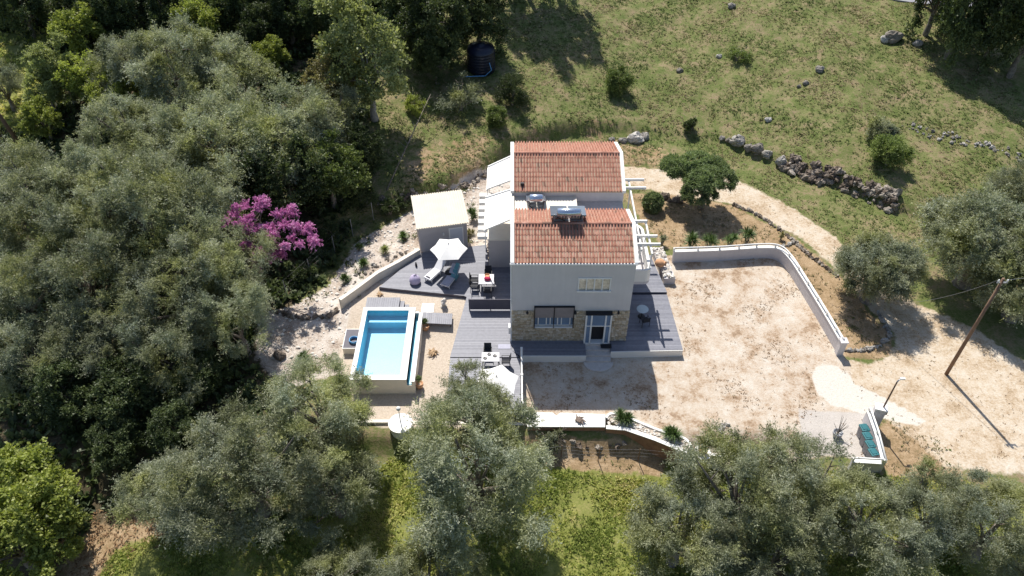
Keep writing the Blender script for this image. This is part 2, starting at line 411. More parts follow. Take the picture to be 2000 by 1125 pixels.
PG['sand2'] = poly_px([(1640, 735), (1710, 768), (1810, 822), (1790, 832), (1700, 812), (1620, 790)])
PG['lushfront'] = poly_px([(-200, 1250), (180, 1080), (330, 1030), (520, 1080), (740, 930), (790, 880), (900, 900), (1090, 900), (1290, 905), (1330, 900), (1500, 940), (2000, 960), (2200, 1250)])
PG['lushleft'] = poly_px([(-80, 60), (110, 70), (90, 130), (110, 200), (40, 260), (-80, 240)])

def axis(a, b, st, far):
    c = list(np.arange(a, b + 1e-6, st)); lo, hi = [], []
    s_ = st * 1.5; q = a
    while q > -far: q -= s_; s_ *= 1.35; lo.append(q)
    s_ = st * 1.5; q = b
    while q < far: q += s_; s_ *= 1.35; hi.append(q)
    return np.array(lo[::-1] + c + hi)
gx = axis(-48, 48, .42, 900); gy = axis(-22, 58, .42, 900)
GX, GY = np.meshgrid(gx, gy); NX = len(gx)
vx, vy = GX.ravel(), GY.ravel(); vz = H(vx, vy)
masks = {}
def soft(poly, w): return sstep(sd_poly(vx, vy, poly), -w, w)
sdv = {k: sd_poly(vx, vy, PG[k]) for k in PG}
masks['yard'] = sstep(sdv['yard'], -.5, .5)
masks['track'] = sstep(sdv['track'], -.6, .6)
masks['soil'] = np.maximum.reduce([sstep(sdv['soil'], -.6, .6), .6 * sstep(sdv['soil2'], -1, 1.5), .9 * sstep(sdv['soil3'], -.8, .8), sstep(sdv['soil4'], -.5, .5), .75 * sstep(sdv['soil5'], -.9, .9), .55 * sstep(sdv['drysl'], -1, 1.5)])
# cut bank faces are bare earth
toe_v = np.interp(vx, _tx, _ty); st_v = np.interp(vx, _tx, _ts)
bank = sstep(vy - toe_v, -1.0, -.1) * (1 - sstep(vy - toe_v, .7, 1.5)) * np.clip(st_v, 0, 1) * (.35 + .35 * np.sin(vx * .8 + 1) * np.sin(vx * .31))
masks['soil'] = np.maximum(masks['soil'], bank)
masks['pave'] = sstep(sdv['pave'], -.35, .35)
masks['stony'] = sstep(sdv['stony'], -.5, .5)
masks['lush'] = np.maximum(sstep(sdv['lushfront'], -.8, .8), .8 * sstep(sdv['lushleft'], -1, 1))
masks['sand'] = np.maximum(sstep(sdv['sand'], -.25, .25), sstep(sdv['sand2'], -.3, .3))
masks['pad'] = sstep(sdv['pad'], -.3, .3)
masks['lane'] = np.zeros_like(vx)
for off in (-.8, .8):
    lane = smooth_path([P2(1570, 770 + 0, G), P2(1480, 760, G), P2(1400, 720, G), P2(1370, 650, G), P2(1390, 580, G)], 6)
    for i in range(len(lane) - 1):
        a_, b_ = np.array(lane[i]), np.array(lane[i + 1]); d_ = (b_ - a_) / np.linalg.norm(b_ - a_); q_ = np.array([-d_[1], d_[0]]) * off
        dd_ = np.hypot(vx - (a_ + q_)[0], vy - (a_ + q_)[1]); masks['lane'] = np.maximum(masks['lane'], .45 * (1 - sstep(dd_, .1, .8)))
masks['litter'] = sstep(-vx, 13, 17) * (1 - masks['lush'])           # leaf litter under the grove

def ground_material():
    m, nt, N, L, b = _nt('ground_soil')
    g = N.new('ShaderNodeNewGeometry')
    def noise(s, d=5, r=.6):
        n = N.new('ShaderNodeTexNoise'); n.inputs['Scale'].default_value = s; n.inputs['Detail'].default_value = d; n.inputs['Roughness'].default_value = r
        L.new(g.outputs['Position'], n.inputs['Vector']); return n.outputs['Fac']
    n1, n2, n3, n4 = noise(.32, 6, .7), noise(1.6, 6, .65), noise(7, 5, .7), noise(28, 3, .6)
    n5 = noise(.75, 6, .72)
    def ramp(v, stops): r = _ramp(N, stops); L.new(v, r.inputs['Fac']); return r.outputs[0]
    def mixc(f, a, c):
        x = N.new('ShaderNodeMix'); x.data_type = 'RGBA'; L.new(f, x.inputs[0]); L.new(a, x.inputs[6]); L.new(c, x.inputs[7]); return x.outputs[2]
    def mth(op, a, c=None, v=None):
        x = N.new('ShaderNodeMath'); x.operation = op; L.new(a, x.inputs[0])
        if c is not None: L.new(c, x.inputs[1])
        if v is not None: x.inputs[1].default_value = v
        return x.outputs[0]
    def mask(name, amp=.8, nz=None):
        a = N.new('ShaderNodeAttribute'); a.attribute_name = name
        q = mth('MULTIPLY', mth('SUBTRACT', nz or n2, v=.5), v=amp * 2)
        s_ = mth('ADD', a.outputs['Fac'], q)
        r = N.new('ShaderNodeMapRange'); r.interpolation_type = 'SMOOTHSTEP'; r.inputs[1].default_value = .35; r.inputs[2].default_value = .65; L.new(s_, r.inputs[0])
        z = N.new('ShaderNodeMapRange'); z.inputs[1].default_value = .01; z.inputs[2].default_value = .12; L.new(a.outputs['Fac'], z.inputs[0])
        return mth('MULTIPLY', r.outputs[0], z.outputs[0])
    mixn = mth('ADD', mth('MULTIPLY', n5, v=.6), mth('MULTIPLY', n3, v=.4))
    grass = ramp(mixn, [(.36, (.085, .12, .032)), (.46, (.135, .16, .053)), (.53, (.195, .185, .085)), (.59, (.275, .215, .13)), (.68, (.18, .135, .085))])
    soilc = ramp(mixn, [(.34, (.17, .14, .07)), (.46, (.30, .21, .12)), (.55, (.40, .29, .18)), (.66, (.47, .37, .25))])
    yardn = mth('ADD', mth('MULTIPLY', n5, v=.72), mth('MULTIPLY', n3, v=.28))
    yardc = ramp(yardn, [(.37, (.28, .195, .13)), (.43, (.41, .305, .215)), (.48, (.505, .415, .325)), (.54, (.55, .475, .39)), (.63, (.60, .55, .48))])
    speck = ramp(n4, [(.30, (.5, .46, .42)), (.40, (1, 1, 1)), (.62, (1, 1, 1)), (.75, (1.15, 1.15, 1.15))])
    trackc = ramp(mixn, [(.36, (.30, .22, .135)), (.44, (.46, .355, .245)), (.52, (.56, .47, .36)), (.64, (.62, .56, .475))])
    pavec = ramp(n3, [(.32, (.46, .385, .31)), (.5, (.54, .46, .375)), (.68, (.60, .525, .44))])
    stonyc = ramp(mixn, [(.36, (.24, .18, .14)), (.46, (.44, .37, .31)), (.55, (.58, .52, .46)), (.68, (.68, .64, .59))])
    lushc = ramp(mixn, [(.36, (.13, .15, .035)), (.52, (.22, .235, .07)), (.66, (.30, .27, .11))])
    sandc = ramp(n3, [(.3, (.57, .535, .47)), (.7, (.66, .625, .565))])
    padc = ramp(mixn, [(.35, (.46, .42, .38)), (.65, (.55, .51, .47))])
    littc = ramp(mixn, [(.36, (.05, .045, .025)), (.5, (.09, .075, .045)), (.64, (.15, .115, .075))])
    c = grass
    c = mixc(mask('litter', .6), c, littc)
    c = mixc(mask('lush', .7), c, lushc)
    c = mixc(mask('soil', .75), c, soilc)
    c = mixc(mask('stony', .7), c, stonyc)
    c = mixc(mask('track', .55), c, trackc)
    c = mixc(mask('yard', .35), c, yardc)
    c = mixc(mask('lane', .3), c, ramp(n3, [(.3, (.50, .42, .335)), (.7, (.58, .52, .44))]))
    c = mixc(mask('pave', .12), c, pavec)
    c = mixc(mask('pad', .25), c, padc)
    c = mixc(mask('sand', .14), c, sandc)
    mul = N.new('ShaderNodeMix'); mul.data_type = 'RGBA'; mul.blend_type = 'MULTIPLY'; mul.inputs[0].default_value = .7
    L.new(c, mul.inputs[6]); L.new(speck, mul.inputs[7])
    L.new(mul.outputs[2], b.inputs['Base Color']); b.inputs['Roughness'].default_value = .95; b.inputs['Specular IOR Level'].default_value = .1
    bh = mth('ADD', mth('MULTIPLY', n3, v=.7), mth('MULTIPLY', n4, v=.3))
    bp = N.new('ShaderNodeBump'); bp.inputs['Strength'].default_value = .55; bp.inputs['Distance'].default_value = .12
    L.new(bh, bp.inputs['Height']); L.new(bp.outputs[0], b.inputs['Normal'])
    return m
M['ground'] = ground_material()

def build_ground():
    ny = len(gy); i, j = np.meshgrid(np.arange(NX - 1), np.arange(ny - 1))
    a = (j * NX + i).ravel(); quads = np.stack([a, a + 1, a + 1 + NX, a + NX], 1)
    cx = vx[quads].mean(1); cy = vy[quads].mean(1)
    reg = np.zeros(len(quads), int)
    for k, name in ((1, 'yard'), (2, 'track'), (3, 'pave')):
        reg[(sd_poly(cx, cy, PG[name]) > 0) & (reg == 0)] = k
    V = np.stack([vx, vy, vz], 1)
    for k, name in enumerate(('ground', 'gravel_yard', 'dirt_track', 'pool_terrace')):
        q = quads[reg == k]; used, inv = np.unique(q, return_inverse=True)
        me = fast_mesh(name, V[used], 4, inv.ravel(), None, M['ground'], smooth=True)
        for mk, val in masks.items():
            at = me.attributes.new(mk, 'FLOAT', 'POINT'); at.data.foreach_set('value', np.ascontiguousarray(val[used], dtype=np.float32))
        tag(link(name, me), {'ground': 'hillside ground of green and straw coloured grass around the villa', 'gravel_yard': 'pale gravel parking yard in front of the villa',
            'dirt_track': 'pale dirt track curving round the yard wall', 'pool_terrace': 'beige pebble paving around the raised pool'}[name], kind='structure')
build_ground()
def mask_at(name, x, y):
    return sd_poly(np.asarray(x), np.asarray(y), PG[name])

# ------------------------------------------------------------------ foliage
def unit(a): return a / (np.linalg.norm(a, axis=-1, keepdims=True) + 1e-9)
def leaves_mesh(name, pos, dirs, length, width, tint, m, rng):
    """one folded diamond leaf per row"""
    n = len(pos); side = unit(np.cross(dirs, unit(rng.normal(size=(n, 3)))))
    L_ = length[:, None]; W_ = width[:, None]
    nrm = np.cross(side, dirs)
    v = np.empty((n, 4, 3)); v[:, 0] = pos; v[:, 1] = pos + dirs * L_ * .45 + side * W_ * .5 + nrm * W_ * .15
    v[:, 2] = pos + dirs * L_; v[:, 3] = pos + dirs * L_ * .45 - side * W_ * .5 + nrm * W_ * .15
    return fast_mesh(name, v.reshape(-1, 3), 4, np.arange(n * 4), tint, m)
def crown_mesh(name, seed, m, rx=3.5, rz=2.9, puffs=60, puff_r=.95, shoots=44, nl=20, ll=.15, lw=.04, up=.35, lumps=.28, low=-.55, centers=None, fill=.5, spread=.9, tshift=0.0):
    rng = np.random.default_rng(seed)
    if centers is None:
        d = unit(rng.normal(size=(puffs * 4, 3))); d = d[d[:, 2] > low][:puffs]
        ph = rng.uniform(0, 6.28, 6)
        lob = 1 + lumps * (np.sin(2.3 * np.arctan2(d[:, 1], d[:, 0]) + ph[0]) * .5 + np.sin(4.1 * d[:, 2] + ph[1] + 2.7 * d[:, 0]) * .5 + .6 * np.sin(5.3 * d[:, 0] + ph[2]) * np.sin(4.7 * d[:, 1] + ph[3]))
        r = rng.uniform(fill ** 3, 1, len(d)) ** (1 / 3.) * lob
        c = d * r[:, None] * np.array([rx - puff_r * .7, rx - puff_r * .7, rz - puff_r * .6])
        pr = puff_r * rng.uniform(.65, 1.3, len(d))
    else:
        c = np.array([q[:3] for q in centers], float); pr = np.array([q[3] for q in centers], float); d = unit(c + np.array([0, 0, .01]))
    k = len(c)
    ptint = rng.normal(0, .13, k)
    sb = np.repeat(np.arange(k), shoots)
    sdn = unit(unit(rng.normal(size=(k * shoots, 3))) * 1.0 + d[sb] * .55 + np.array([0, 0, up]))
    sl_ = pr[sb] * rng.uniform(.55, 1.25, k * shoots)
    base = c[sb] + unit(rng.normal(size=(k * shoots, 3))) * pr[sb][:, None] * .25
    stint = rng.normal(0, .11, k * shoots)
    li = np.repeat(np.arange(k * shoots), nl); n = len(li)
    t = rng.uniform(.12, 1.0, n)
    pos = base[li] + sdn[li] * (sl_[li] * t)[:, None]
    pos[:, 2] -= .18 * sl_[li] * t * t
    pos += rng.normal(size=(n, 3)) * .045 * ll / .15
    dirs = unit(sdn[li] * .65 + unit(rng.normal(size=(n, 3))) * spread)
    tint = np.clip(.5 + tshift + ptint[sb[li]] + stint[li] + rng.normal(0, .09, n), 0.01, .99)
    return leaves_mesh(name, pos, dirs, ll * rng.uniform(.65, 1.3, n), lw * rng.uniform(.7, 1.3, n), tint, m, rng), c
def trunk_mesh(name, seed, m, centers, hc, r0=.28, limbs=12, lean=.25):
    rng = random.Random(seed); mb = MB()
    fork = Vector((rng.uniform(-lean, lean), rng.uniform(-lean, lean), hc * .48))
    n = 7; pts = []; rad = []
    for i in range(n):
        t = i / (n - 1)
        pts.append((fork.x * t + rng.uniform(-.06, .06), fork.y * t + rng.uniform(-.06, .06), -.3 + (fork.z + .3) * t)); rad.append(r0 * (1.55 - t * .75) * rng.uniform(.9, 1.1))
    mb.tube(pts, rad, 9)
    idx = list(range(len(centers))); rng.shuffle(idx)
    for k in idx[:limbs]:
        e = Vector([float(q) for q in centers[k]]) + Vector((0, 0, hc)); a = fork + Vector((0, 0, rng.uniform(-.5, .1)))
        mid = (a + e) / 2 + Vector((rng.uniform(-.4, .4), rng.uniform(-.4, .4), rng.uniform(-.1, .5)))
        pp = []
        for i in range(6):
            t = i / 5; pp.append(a * (1 - t) ** 2 + mid * 2 * t * (1 - t) + e * t * t)
        mb.tube(pp, [r0 * .5 * (1 - .88 * i / 5) for i in range(6)], 6)
        for q in range(2):
            s0 = pp[3 + q]; e2 = s0 + Vector((rng.uniform(-1, 1), rng.uniform(-1, 1), rng.uniform(0, 1))) * .9
            mb.tube([s0, (s0 + e2) / 2 + Vector((0, 0, .1)), e2], [r0 * .16, r0 * .1, .012], 5)
    me = bpy.data.meshes.new(name); me.from_pydata(mb.v, [], mb.f); me.materials.append(m)
    me.polygons.foreach_set('use_smooth', [True] * len(me.polygons)); return me

PROTO = {}
def proto(kind, seed, leafm, hc, barkm='bark', r0=.28, limbs=12, **kw):
    me, c = crown_mesh(kind + '_crown', seed, M[leafm], **kw)
    tm = trunk_mesh(kind + '_trunk', seed, M[barkm], c, hc, r0, limbs)
    PROTO.setdefault(kind, []).append((me, tm, hc, kw.get('rx', 3.5)))
for s_ in range(5):
    proto('olive', 11 + s_, 'olive', 3.9, rx=3.5, rz=2.9, puffs=56, puff_r=.92, shoots=46, nl=21, ll=.16, lw=.042, lumps=.3 + .04 * s_, low=-.6)
for s_ in range(2):
    proto('oldolive', 31 + s_, 'olive', 5.2, r0=.4, rx=4.6, rz=4.1, puffs=88, puff_r=1.05, shoots=48, nl=20, ll=.17, lw=.046, lumps=.34, low=-.75)
for s_ in range(2):
    proto('denseolive', 41 + s_, 'olive', 3.6, r0=.42, rx=3.5, rz=2.9, puffs=100, puff_r=.85, shoots=54, nl=20, ll=.15, lw=.046, lumps=.10, low=-.6, fill=.35)
    proto('broad', 51 + s_, 'green', 3.6, rx=3.0, rz=2.9, puffs=60, puff_r=.85, shoots=26, nl=16, ll=.2, lw=.13, lumps=.3, low=-.7, r0=.2)
    proto('dark', 61 + s_, 'darkgreen', 3.5, rx=3.3, rz=3.8, puffs=70, puff_r=.9, shoots=28, nl=16, ll=.2, lw=.11, lumps=.3, low=-.8, r0=.22)
    proto('lime', 71 + s_, 'lime', 3.3, rx=2.6, rz=2.8, puffs=48, puff_r=.75, shoots=24, nl=16, ll=.2, lw=.14, lumps=.4, low=-.7, r0=.16)
proto('palebroad', 81, 'pale', 4.4, barkm='palebark', rx=2.9, rz=3.9, puffs=70, puff_r=.75, shoots=26, nl=16, ll=.2, lw=.12, lumps=.35, low=-.8, r0=.18)
proto('creamy', 85, 'cream_leaf', 3.0, barkm='palebark', rx=2.3, rz=2.5, puffs=36, puff_r=.7, shoots=26, nl=15, ll=.18, lw=.11, lumps=.35, low=-.7, r0=.13)

_pc = {}
def tree(kind, px, py, rpx, label, group=None, name='olive_tree', cat='tree', hk=1.0, flat=1.0, seed=None, z=None):
    """crown centre at pixel (px, py), crown radius rpx pixels; it stands on the terrain below"""
    i = _pc.get(kind, 0); _pc[kind] = i + 1
    me, tm, hc, rx = PROTO[kind][i % len(PROTO[kind])]
    s = 1.0; p = T(px, py, hc)
    for _ in range(6):
        s = rpx / pscale((p[0], p[1], p[2] + hc * s * hk)) / rx
        p = T(px, py, hc * s * hk)
    rng = random.Random(px * 7 + py)
    t = thing(name, label, cat, (p[0], p[1], p[2]), rng.uniform(0, 6.28), group)
    t.scale = (s, s, s * hk)
    a = link('trunk', tm, t); b = link('crown', me, t, (0, 0, hc)); b.scale = (1, 1, flat / hk if hk > 1 else 1)
    return t

GROVE = 'olive trees of the grove beyond the purple blossom tree'
gl = 'silver-green olive tree in the dense grove past the purple blossom tree'
# grove, far to near
for a in [(40, 12, 60), (150, 15, 55), (260, 0, 62), (330, 30, 55), (470, 8, 62), (560, 30, 58), (610, 30, 50), (210, 40, 50), (420, 45, 40), (510, 60, 45), (300, -25, 60), (150, -30, 60), (530, -20, 60), (20, -30, 60), (660, 0, 55), (730, -40, 60)]:
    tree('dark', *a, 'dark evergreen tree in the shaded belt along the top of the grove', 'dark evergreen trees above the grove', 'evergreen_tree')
tree('lime', 155, 55, 48, 'bright green leafy tree standing against the dark evergreens, beside the dry grass clearing', name='leafy_tree')
tree('lime', 388, 45, 46, 'bright lime green tree between the dark evergreens and the top olive crowns', name='leafy_tree')
tree('lime', 528, 108, 38, 'small yellow-green tree poking out between olive crowns and the pale tall tree', name='leafy_tree')
for a in [(340, 130, 105), (250, 130, 80), (440, 150, 95)]:
    tree('olive', *a, 'grey-green olive tree at the top of the grove below the dark evergreens', 'olive trees at the top of the grove', hk=1.1)
tree('palebroad', 120, 140, 48, 'pale green airy tree at the edge of the dry grass clearing', name='leafy_tree')
tree('palebroad', 712, 92, 92, 'tall pale yellow-green tree with loose crown beside the dark hedge trees', name='leafy_tree', hk=1.15)
tree('creamy', 650, 150, 58, 'cream coloured budding tree leaning against the tall pale green tree', name='budding_tree')
tree('lime', 235, 195, 50, 'yellow-green young tree wedged between the upper olives', name='leafy_tree')
tree('lime', 170, 150, 52, 'yellow-green leafy tree between the pale airy tree and the upper olives', name='leafy_tree')
tree('palebroad', 85, 165, 42, 'pale green small tree right at the clearing edge above the low bright shrub', name='leafy_tree')
tree('olive', 5, 165, 50, 'grey olive tree beside the leaning pole and the dry grass clearing')
tree('lime', 80, 232, 40, 'low bright green shrub tree by the foot of the leaning pole', name='leafy_tree')
for a, lb in (((545, 265, 120), 'wide grey olive tree above the dark tree that shades the purple blossom'), ((420, 265, 110), 'olive tree with bare pale limbs showing, next to the yellow-green young tree'), ((630, 235, 85), 'olive tree beside the cream budding tree'), ((270, 265, 105), 'olive tree just below the yellow-green young tree in the grove')):
    tree('olive', *a, lb, hk=1.1)
for a in [(850, 40, 78), (930, 20, 70), (850, 110, 48), (800, 10, 70)]:
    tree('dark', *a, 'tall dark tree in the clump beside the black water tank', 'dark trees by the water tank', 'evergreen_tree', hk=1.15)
tree('broad', 640, 330, 72, 'mid green broadleaf tree at the grove edge next to the dry slope', name='leafy_tree', hk=1.1)
tree('dark', 560, 360, 90, 'dark green tree shading the purple blossom tree', name='evergreen_tree')
tree('dark', 700, 300, 50, 'dark thin-leaved tree beside the leaning bare sapling', name='evergreen_tree')
for a in [(60, 400, 130), (190, 380, 120)]:
    tree('oldolive', *a, 'very large old olive tree with broad silvery crown in the grove', 'very large old olives in the grove', hk=1.05)
for a, lb in (((300, 420, 130), 'silvery olive tree filling the middle of the grove beside the two very large olives'), ((400, 440, 105), 'olive tree touching the far side of the purple blossom tree'), ((330, 330, 95), 'olive tree in the grove below the olive with bare pale limbs'),
        ((450, 520, 95), 'olive tree touching the near side of the purple blossom tree'), ((350, 560, 110), 'dark-gapped olive tree between the purple blossom and the shaded side of the grove'), ((150, 520, 120), 'olive tree just downhill of the very large old olives'), ((20, 560, 100), 'olive tree at the outer edge of the grove downhill of the very large old olives')):
    tree('olive', *a, lb, hk=1.25)
tree('olive', 455, 615, 85, 'olive tree at the grove edge hanging over the dappled gravel corner', hk=1.2)
for a in [(60, 690, 95), (200, 650, 95), (330, 690, 90)]:
    tree('olive', *a, 'olive tree on the shaded lower side of the grove', 'olive trees on the shaded side of the grove')
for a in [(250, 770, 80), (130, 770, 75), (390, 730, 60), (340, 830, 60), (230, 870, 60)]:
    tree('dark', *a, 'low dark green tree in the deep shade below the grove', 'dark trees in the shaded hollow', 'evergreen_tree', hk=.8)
for a in [(60, 960, 95), (20, 1060, 100), (110, 1040, 60), (-20, 980, 80)]:
    tree('lime', *a, 'sunlit yellow-green leafy tree beside the deep shaded hollow', 'sunlit leafy trees by the hollow', 'leafy_tree', hk=.9)
# foreground olives
tree('oldolive', 620, 800, 125, 'olive tree whose crown hides the near corner of the raised pool', hk=.9)
tree('oldolive', 480, 920, 160, 'broad olive tree with feathery crown between the pool olive and the dark hollow', hk=.9)
tree('olive', 330, 960, 105, 'olive tree with low feathery sprays over the reddish bare soil strip', hk=.9)
tree('olive', 650, 950, 100, 'olive tree standing in front of the olive that hides the pool corner', hk=.9)
tree('oldolive', 925, 915, 172, 'olive tree whose crown overlaps the lower parasol and deck', hk=1.0)
tree('olive', 925, 790, 88, 'upright olive top poking up in front of the lower white parasol', hk=1.35)
tree('olive', 650, 1130, 80, 'olive tree downhill of the olive that hides the pool corner', hk=.8)
tree('olive', 830, 1130, 105, 'low olive tree beneath the olive that overlaps the parasol', hk=.8)
tree('oldolive', 1450, 960, 150, 'big olive tree below the potted yucca at the yard edge', hk=.9)
tree('olive', 1580, 962, 118, 'olive tree reaching up to the grey concrete pad beside the bins', hk=.9)
tree('olive', 1330, 1040, 120, 'olive tree beside the bright green weed patch', hk=.9)
tree('olive', 1520, 1080, 120, 'olive tree downhill of the big olive below the potted yucca', hk=.9)
tree('olive', 1700, 1020, 115, 'olive tree below the white bin enclosure wall', hk=.9)
tree('olive', 1820, 1000, 95, 'olive tree at the edge of the dirt track opposite the bare verge', hk=.9)
tree('oldolive', 1950, 1030, 120, 'large olive tree by the lower bend of the dirt track', hk=.9)
# right-hand trees
tree('denseolive', 1720, 525, 88, 'round olive tree with thick gnarled trunk between yard wall and track', hk=.95)
tree('denseolive', 1925, 470, 120, 'large olive tree behind the tall utility pole', hk=.95)
tree('denseolive', 2010, 560, 95, 'olive tree shading the track beyond the utility pole', hk=.9)
tree('olive', 1990, 370, 70, 'olive tree up the slope behind the utility pole olive')
for a in [(1890, 10, 60), (1965, 25, 65), (1850, -40, 62), (1940, -60, 70), (2030, 30, 70)]:
    tree('dark', *a, 'dark tree at the top of the hill next to the road', 'dark trees next to the hilltop road', 'evergreen_tree', hk=1.75, flat=1.5)
for a in [(1085, -190, 55), (1035, -180, 58), (985, -185, 55)]:
    tree('dark', *a, 'tall dark tree uphill whose shadow falls on the slope behind the house', 'tall dark trees uphill', 'evergreen_tree', hk=2.9, flat=2.4)

# ------------------------------------------------------------------ villa
W_ = 7.4
villa = thing('villa', 'two-storey villa with two terracotta tiled roofs and stone-faced ground floor', 'house', (3.7, 6, G))
def wall_holes(mb, x0, x1, z0, z1, y0, y1, holes):
    xs = sorted({x0, x1} | {h[0] for h in holes} | {h[1] for h in holes}); zs = sorted({z0, z1} | {h[2] for h in holes} | {h[3] for h in holes})
    for a, b in zip(xs, xs[1:]):
        run = None
        for c, d in zip(zs, zs[1:]):
            if c < z0 or d > z1 or a < x0 or b > x1: continue
            mx, mz = (a + b) / 2, (c + d) / 2
            if any(h[0] < mx < h[1] and h[2] < mz < h[3] for h in holes):
                if run: mb.box(a, b, y0, y1, *run); run = None
            else: run = (run[0], d) if run else (c, d)
        if run: mb.box(a, b, y0, y1, *run)
def rect(px0, px1, py0, py1, y=0.0):
    a = PY((px0 + px1) / 2, py0, y)[2]; b = PY((px0 + px1) / 2, py1, y)[2]
    return (float(PY(px0, (py0 + py1) / 2, y)[0]), float(PY(px1, (py0 + py1) / 2, y)[0]), float(b), float(a))
wU = rect(1130, 1192, 544, 567); wG = rect(1044, 1120, 600, 637); wD = rect(1143, 1191, 608, 663)
wD = (wD[0], wD[1], 0.0, wD[3])
STONE_H = 2.78
EZ, SL = 6.88, .36
RID1, RID2 = EZ + SL * 2.45, EZ + SL * 2.8
mb = MB(); wall_holes(mb, 0, W_, STONE_H, EZ - .05, 0, .24, [wU]); mb.build('front_wall', M['plaster'], villa)
mb = MB(); wall_holes(mb, 0, W_, G, STONE_H, 0, .24, [wG, wD]); mb.build('ground_floor_wall', M['mortar'], villa)
prof = lambda y0, y1, zr: [(y0, G), (y1, G), (y1, EZ - .05), ((y0 + y1) / 2, zr - .05), (y0, EZ - .05)]
for x0, x1 in ((0, .24), (W_ - .24, W_)):
    mb = MB(); mb.extr([(x0, y, z) for y, z in prof(.24, 4.9, RID1)], (x1 - x0, 0, 0)); mb.build('gable_wall', M['plaster'], villa)
mb = MB(); mb.box(.24, W_ - .24, 4.66, 4.9, G, EZ - .06); mb.box(.24, W_ - .24, .5, 4.6, 2.9, 3.05); mb.box(.24, W_ - .24, .25, 4.6, -.5, -.05); mb.build('inner_wall', M['plaster'], villa)
mb = MB(); mb.extr([(0, y, z) for y, z in prof(7.1, 12.7, RID2)], (W_, 0, 0)); mb.build('rear_block_wall', M['plaster'], villa)
mb = MB(); mb.box(0, 4.25, 4.902, 7.098, G, 6.38); mb.box(0, .14, 4.902, 7.098, 6.38, 6.62); mb.box(4.1, 4.25, 4.902, 7.098, 6.38, 6.46); mb.build('link_block', M['cream'], villa)
mb = MB(); mb.box(4.25, W_, 4.902, 7.098, G, 3.0); mb.build('terrace_block', M['stonestep'], villa)
# stone facing, every stone its own raised piece
rng = random.Random(5); mb = MB(); z = 0.0
def in_hole(x0, x1, z0, z1):
    return any(x1 > h[0] - .03 and x0 < h[1] + .03 and z1 > h[2] - .03 and z0 < h[3] + .03 for h in (wG, wD))
while z < STONE_H - .06:
    h = min(rng.uniform(.10, .19), STONE_H - z); x = -.05
    while x < W_ + .03:
        w = rng.uniform(.11, .30); x1 = min(x + w, W_ + .05)
        if x1 - x > .06:
            segs = [(x, x1)]
            if in_hole(x, x1, z, z + h):
                segs = []
                for hl in (wG, wD):
                    if z + h > hl[2] - .03 and z < hl[3] + .03:
                        if x < hl[0] - .08 < x1: segs.append((x, hl[0] - .02))
                        if x < hl[1] + .08 < x1: segs.append((hl[1] + .02, x1))
            for a, b in segs:
                if b - a < .05: continue
                mb.cur = rng.random(); d = rng.uniform(.03, .055); g = .012; j = lambda: rng.uniform(-.012, .012)
                v = [(a + g + j(), .001, z + g + j()), (b - g + j(), .001, z + g + j()), (b - g + j(), .001, z + h - g + j()), (a + g + j(), .001, z + h - g + j())]
                v2 = [(p[0] + (.012 if i in (0, 3) else -.012), -d, p[2] + (.012 if i < 2 else -.012)) for i, p in enumerate(v)]
                mb.add(v + v2, [(4, 5, 6, 7), (0, 1, 5, 4), (1, 2, 6, 5), (2, 3, 7, 6), (3, 0, 4, 7)])
        x = x1 + 1e-3
    z += h
mb.build('stone_facing', M['stone'], villa, kind='stuff')
# upper window: frame and four panes
mb = MB(); x0, x1, z0, z1 = wU; fw = .07
for i in range(5):
    c = x0 + (x1 - x0) * i / 4; mb.box(max(c - fw / 2, x0 - .03), min(c + fw / 2, x1 + .03), -.035, .1, z0, z1)
mb.box(x0 - .06, x1 + .06, -.04, .1, z1 - .02, z1 + .07); mb.box(x0 - .08, x1 + .08, -.1, .1, z0 - .09, z0)
win = mb.build('window', M['whitemetal'], villa)
for i in range(4):
    a = x0 + (x1 - x0) * i / 4 + fw / 2 + .004; b = x0 + (x1 - x0) * (i + 1) / 4 - fw / 2 - .004
    mb = MB(); mb.box(a, b, .03, .05, z0 + .01, z1 - .03); mb.build('pane', M['reflectpane'], win)
# ground floor window behind its dark sun screens
x0, x1, z0, z1 = wG; xm = (x0 + x1) / 2
mb = MB()
for a, b in ((x0 - .03, x0 + .02), (xm - .02, xm + .02), (x1 - .02, x1 + .03)): mb.box(a, b, -.16, -.06, z0 - .05, z1 + .1)
mb.box(x0 - .04, x1 + .04, -.16, .02, z1 + .1, z1 + .13)
win = mb.build('screen_window', M['black'], villa)
for a, b in ((x0 + .02, xm - .03), (xm + .03, x1 - .02)):
    mb = MB(); mb.box(a, b, -.12, -.11, z0 + (z1 - z0) * .52, z1 + .1); mb.build('sun_screen', M['screen'], win)
    mb = MB(); mb.box(a, b, .1, .12, z0, z1); mb.build('pane', M['glass'], win)
mb = MB()
for q in (.1, .31, .41, .6, .7, .92): c = x0 + (x1 - x0) * q; mb.box(c - .03, c + .03, .05, .098, z0, z1)
mb.box(x0, x1, .05, .099, z0, z0 + .07); mb.box(x0 - .03, x1 + .03, -.1, .1, z0 - .08, z0 - .004); mb.build('window_frame', M['whitemetal'], win)
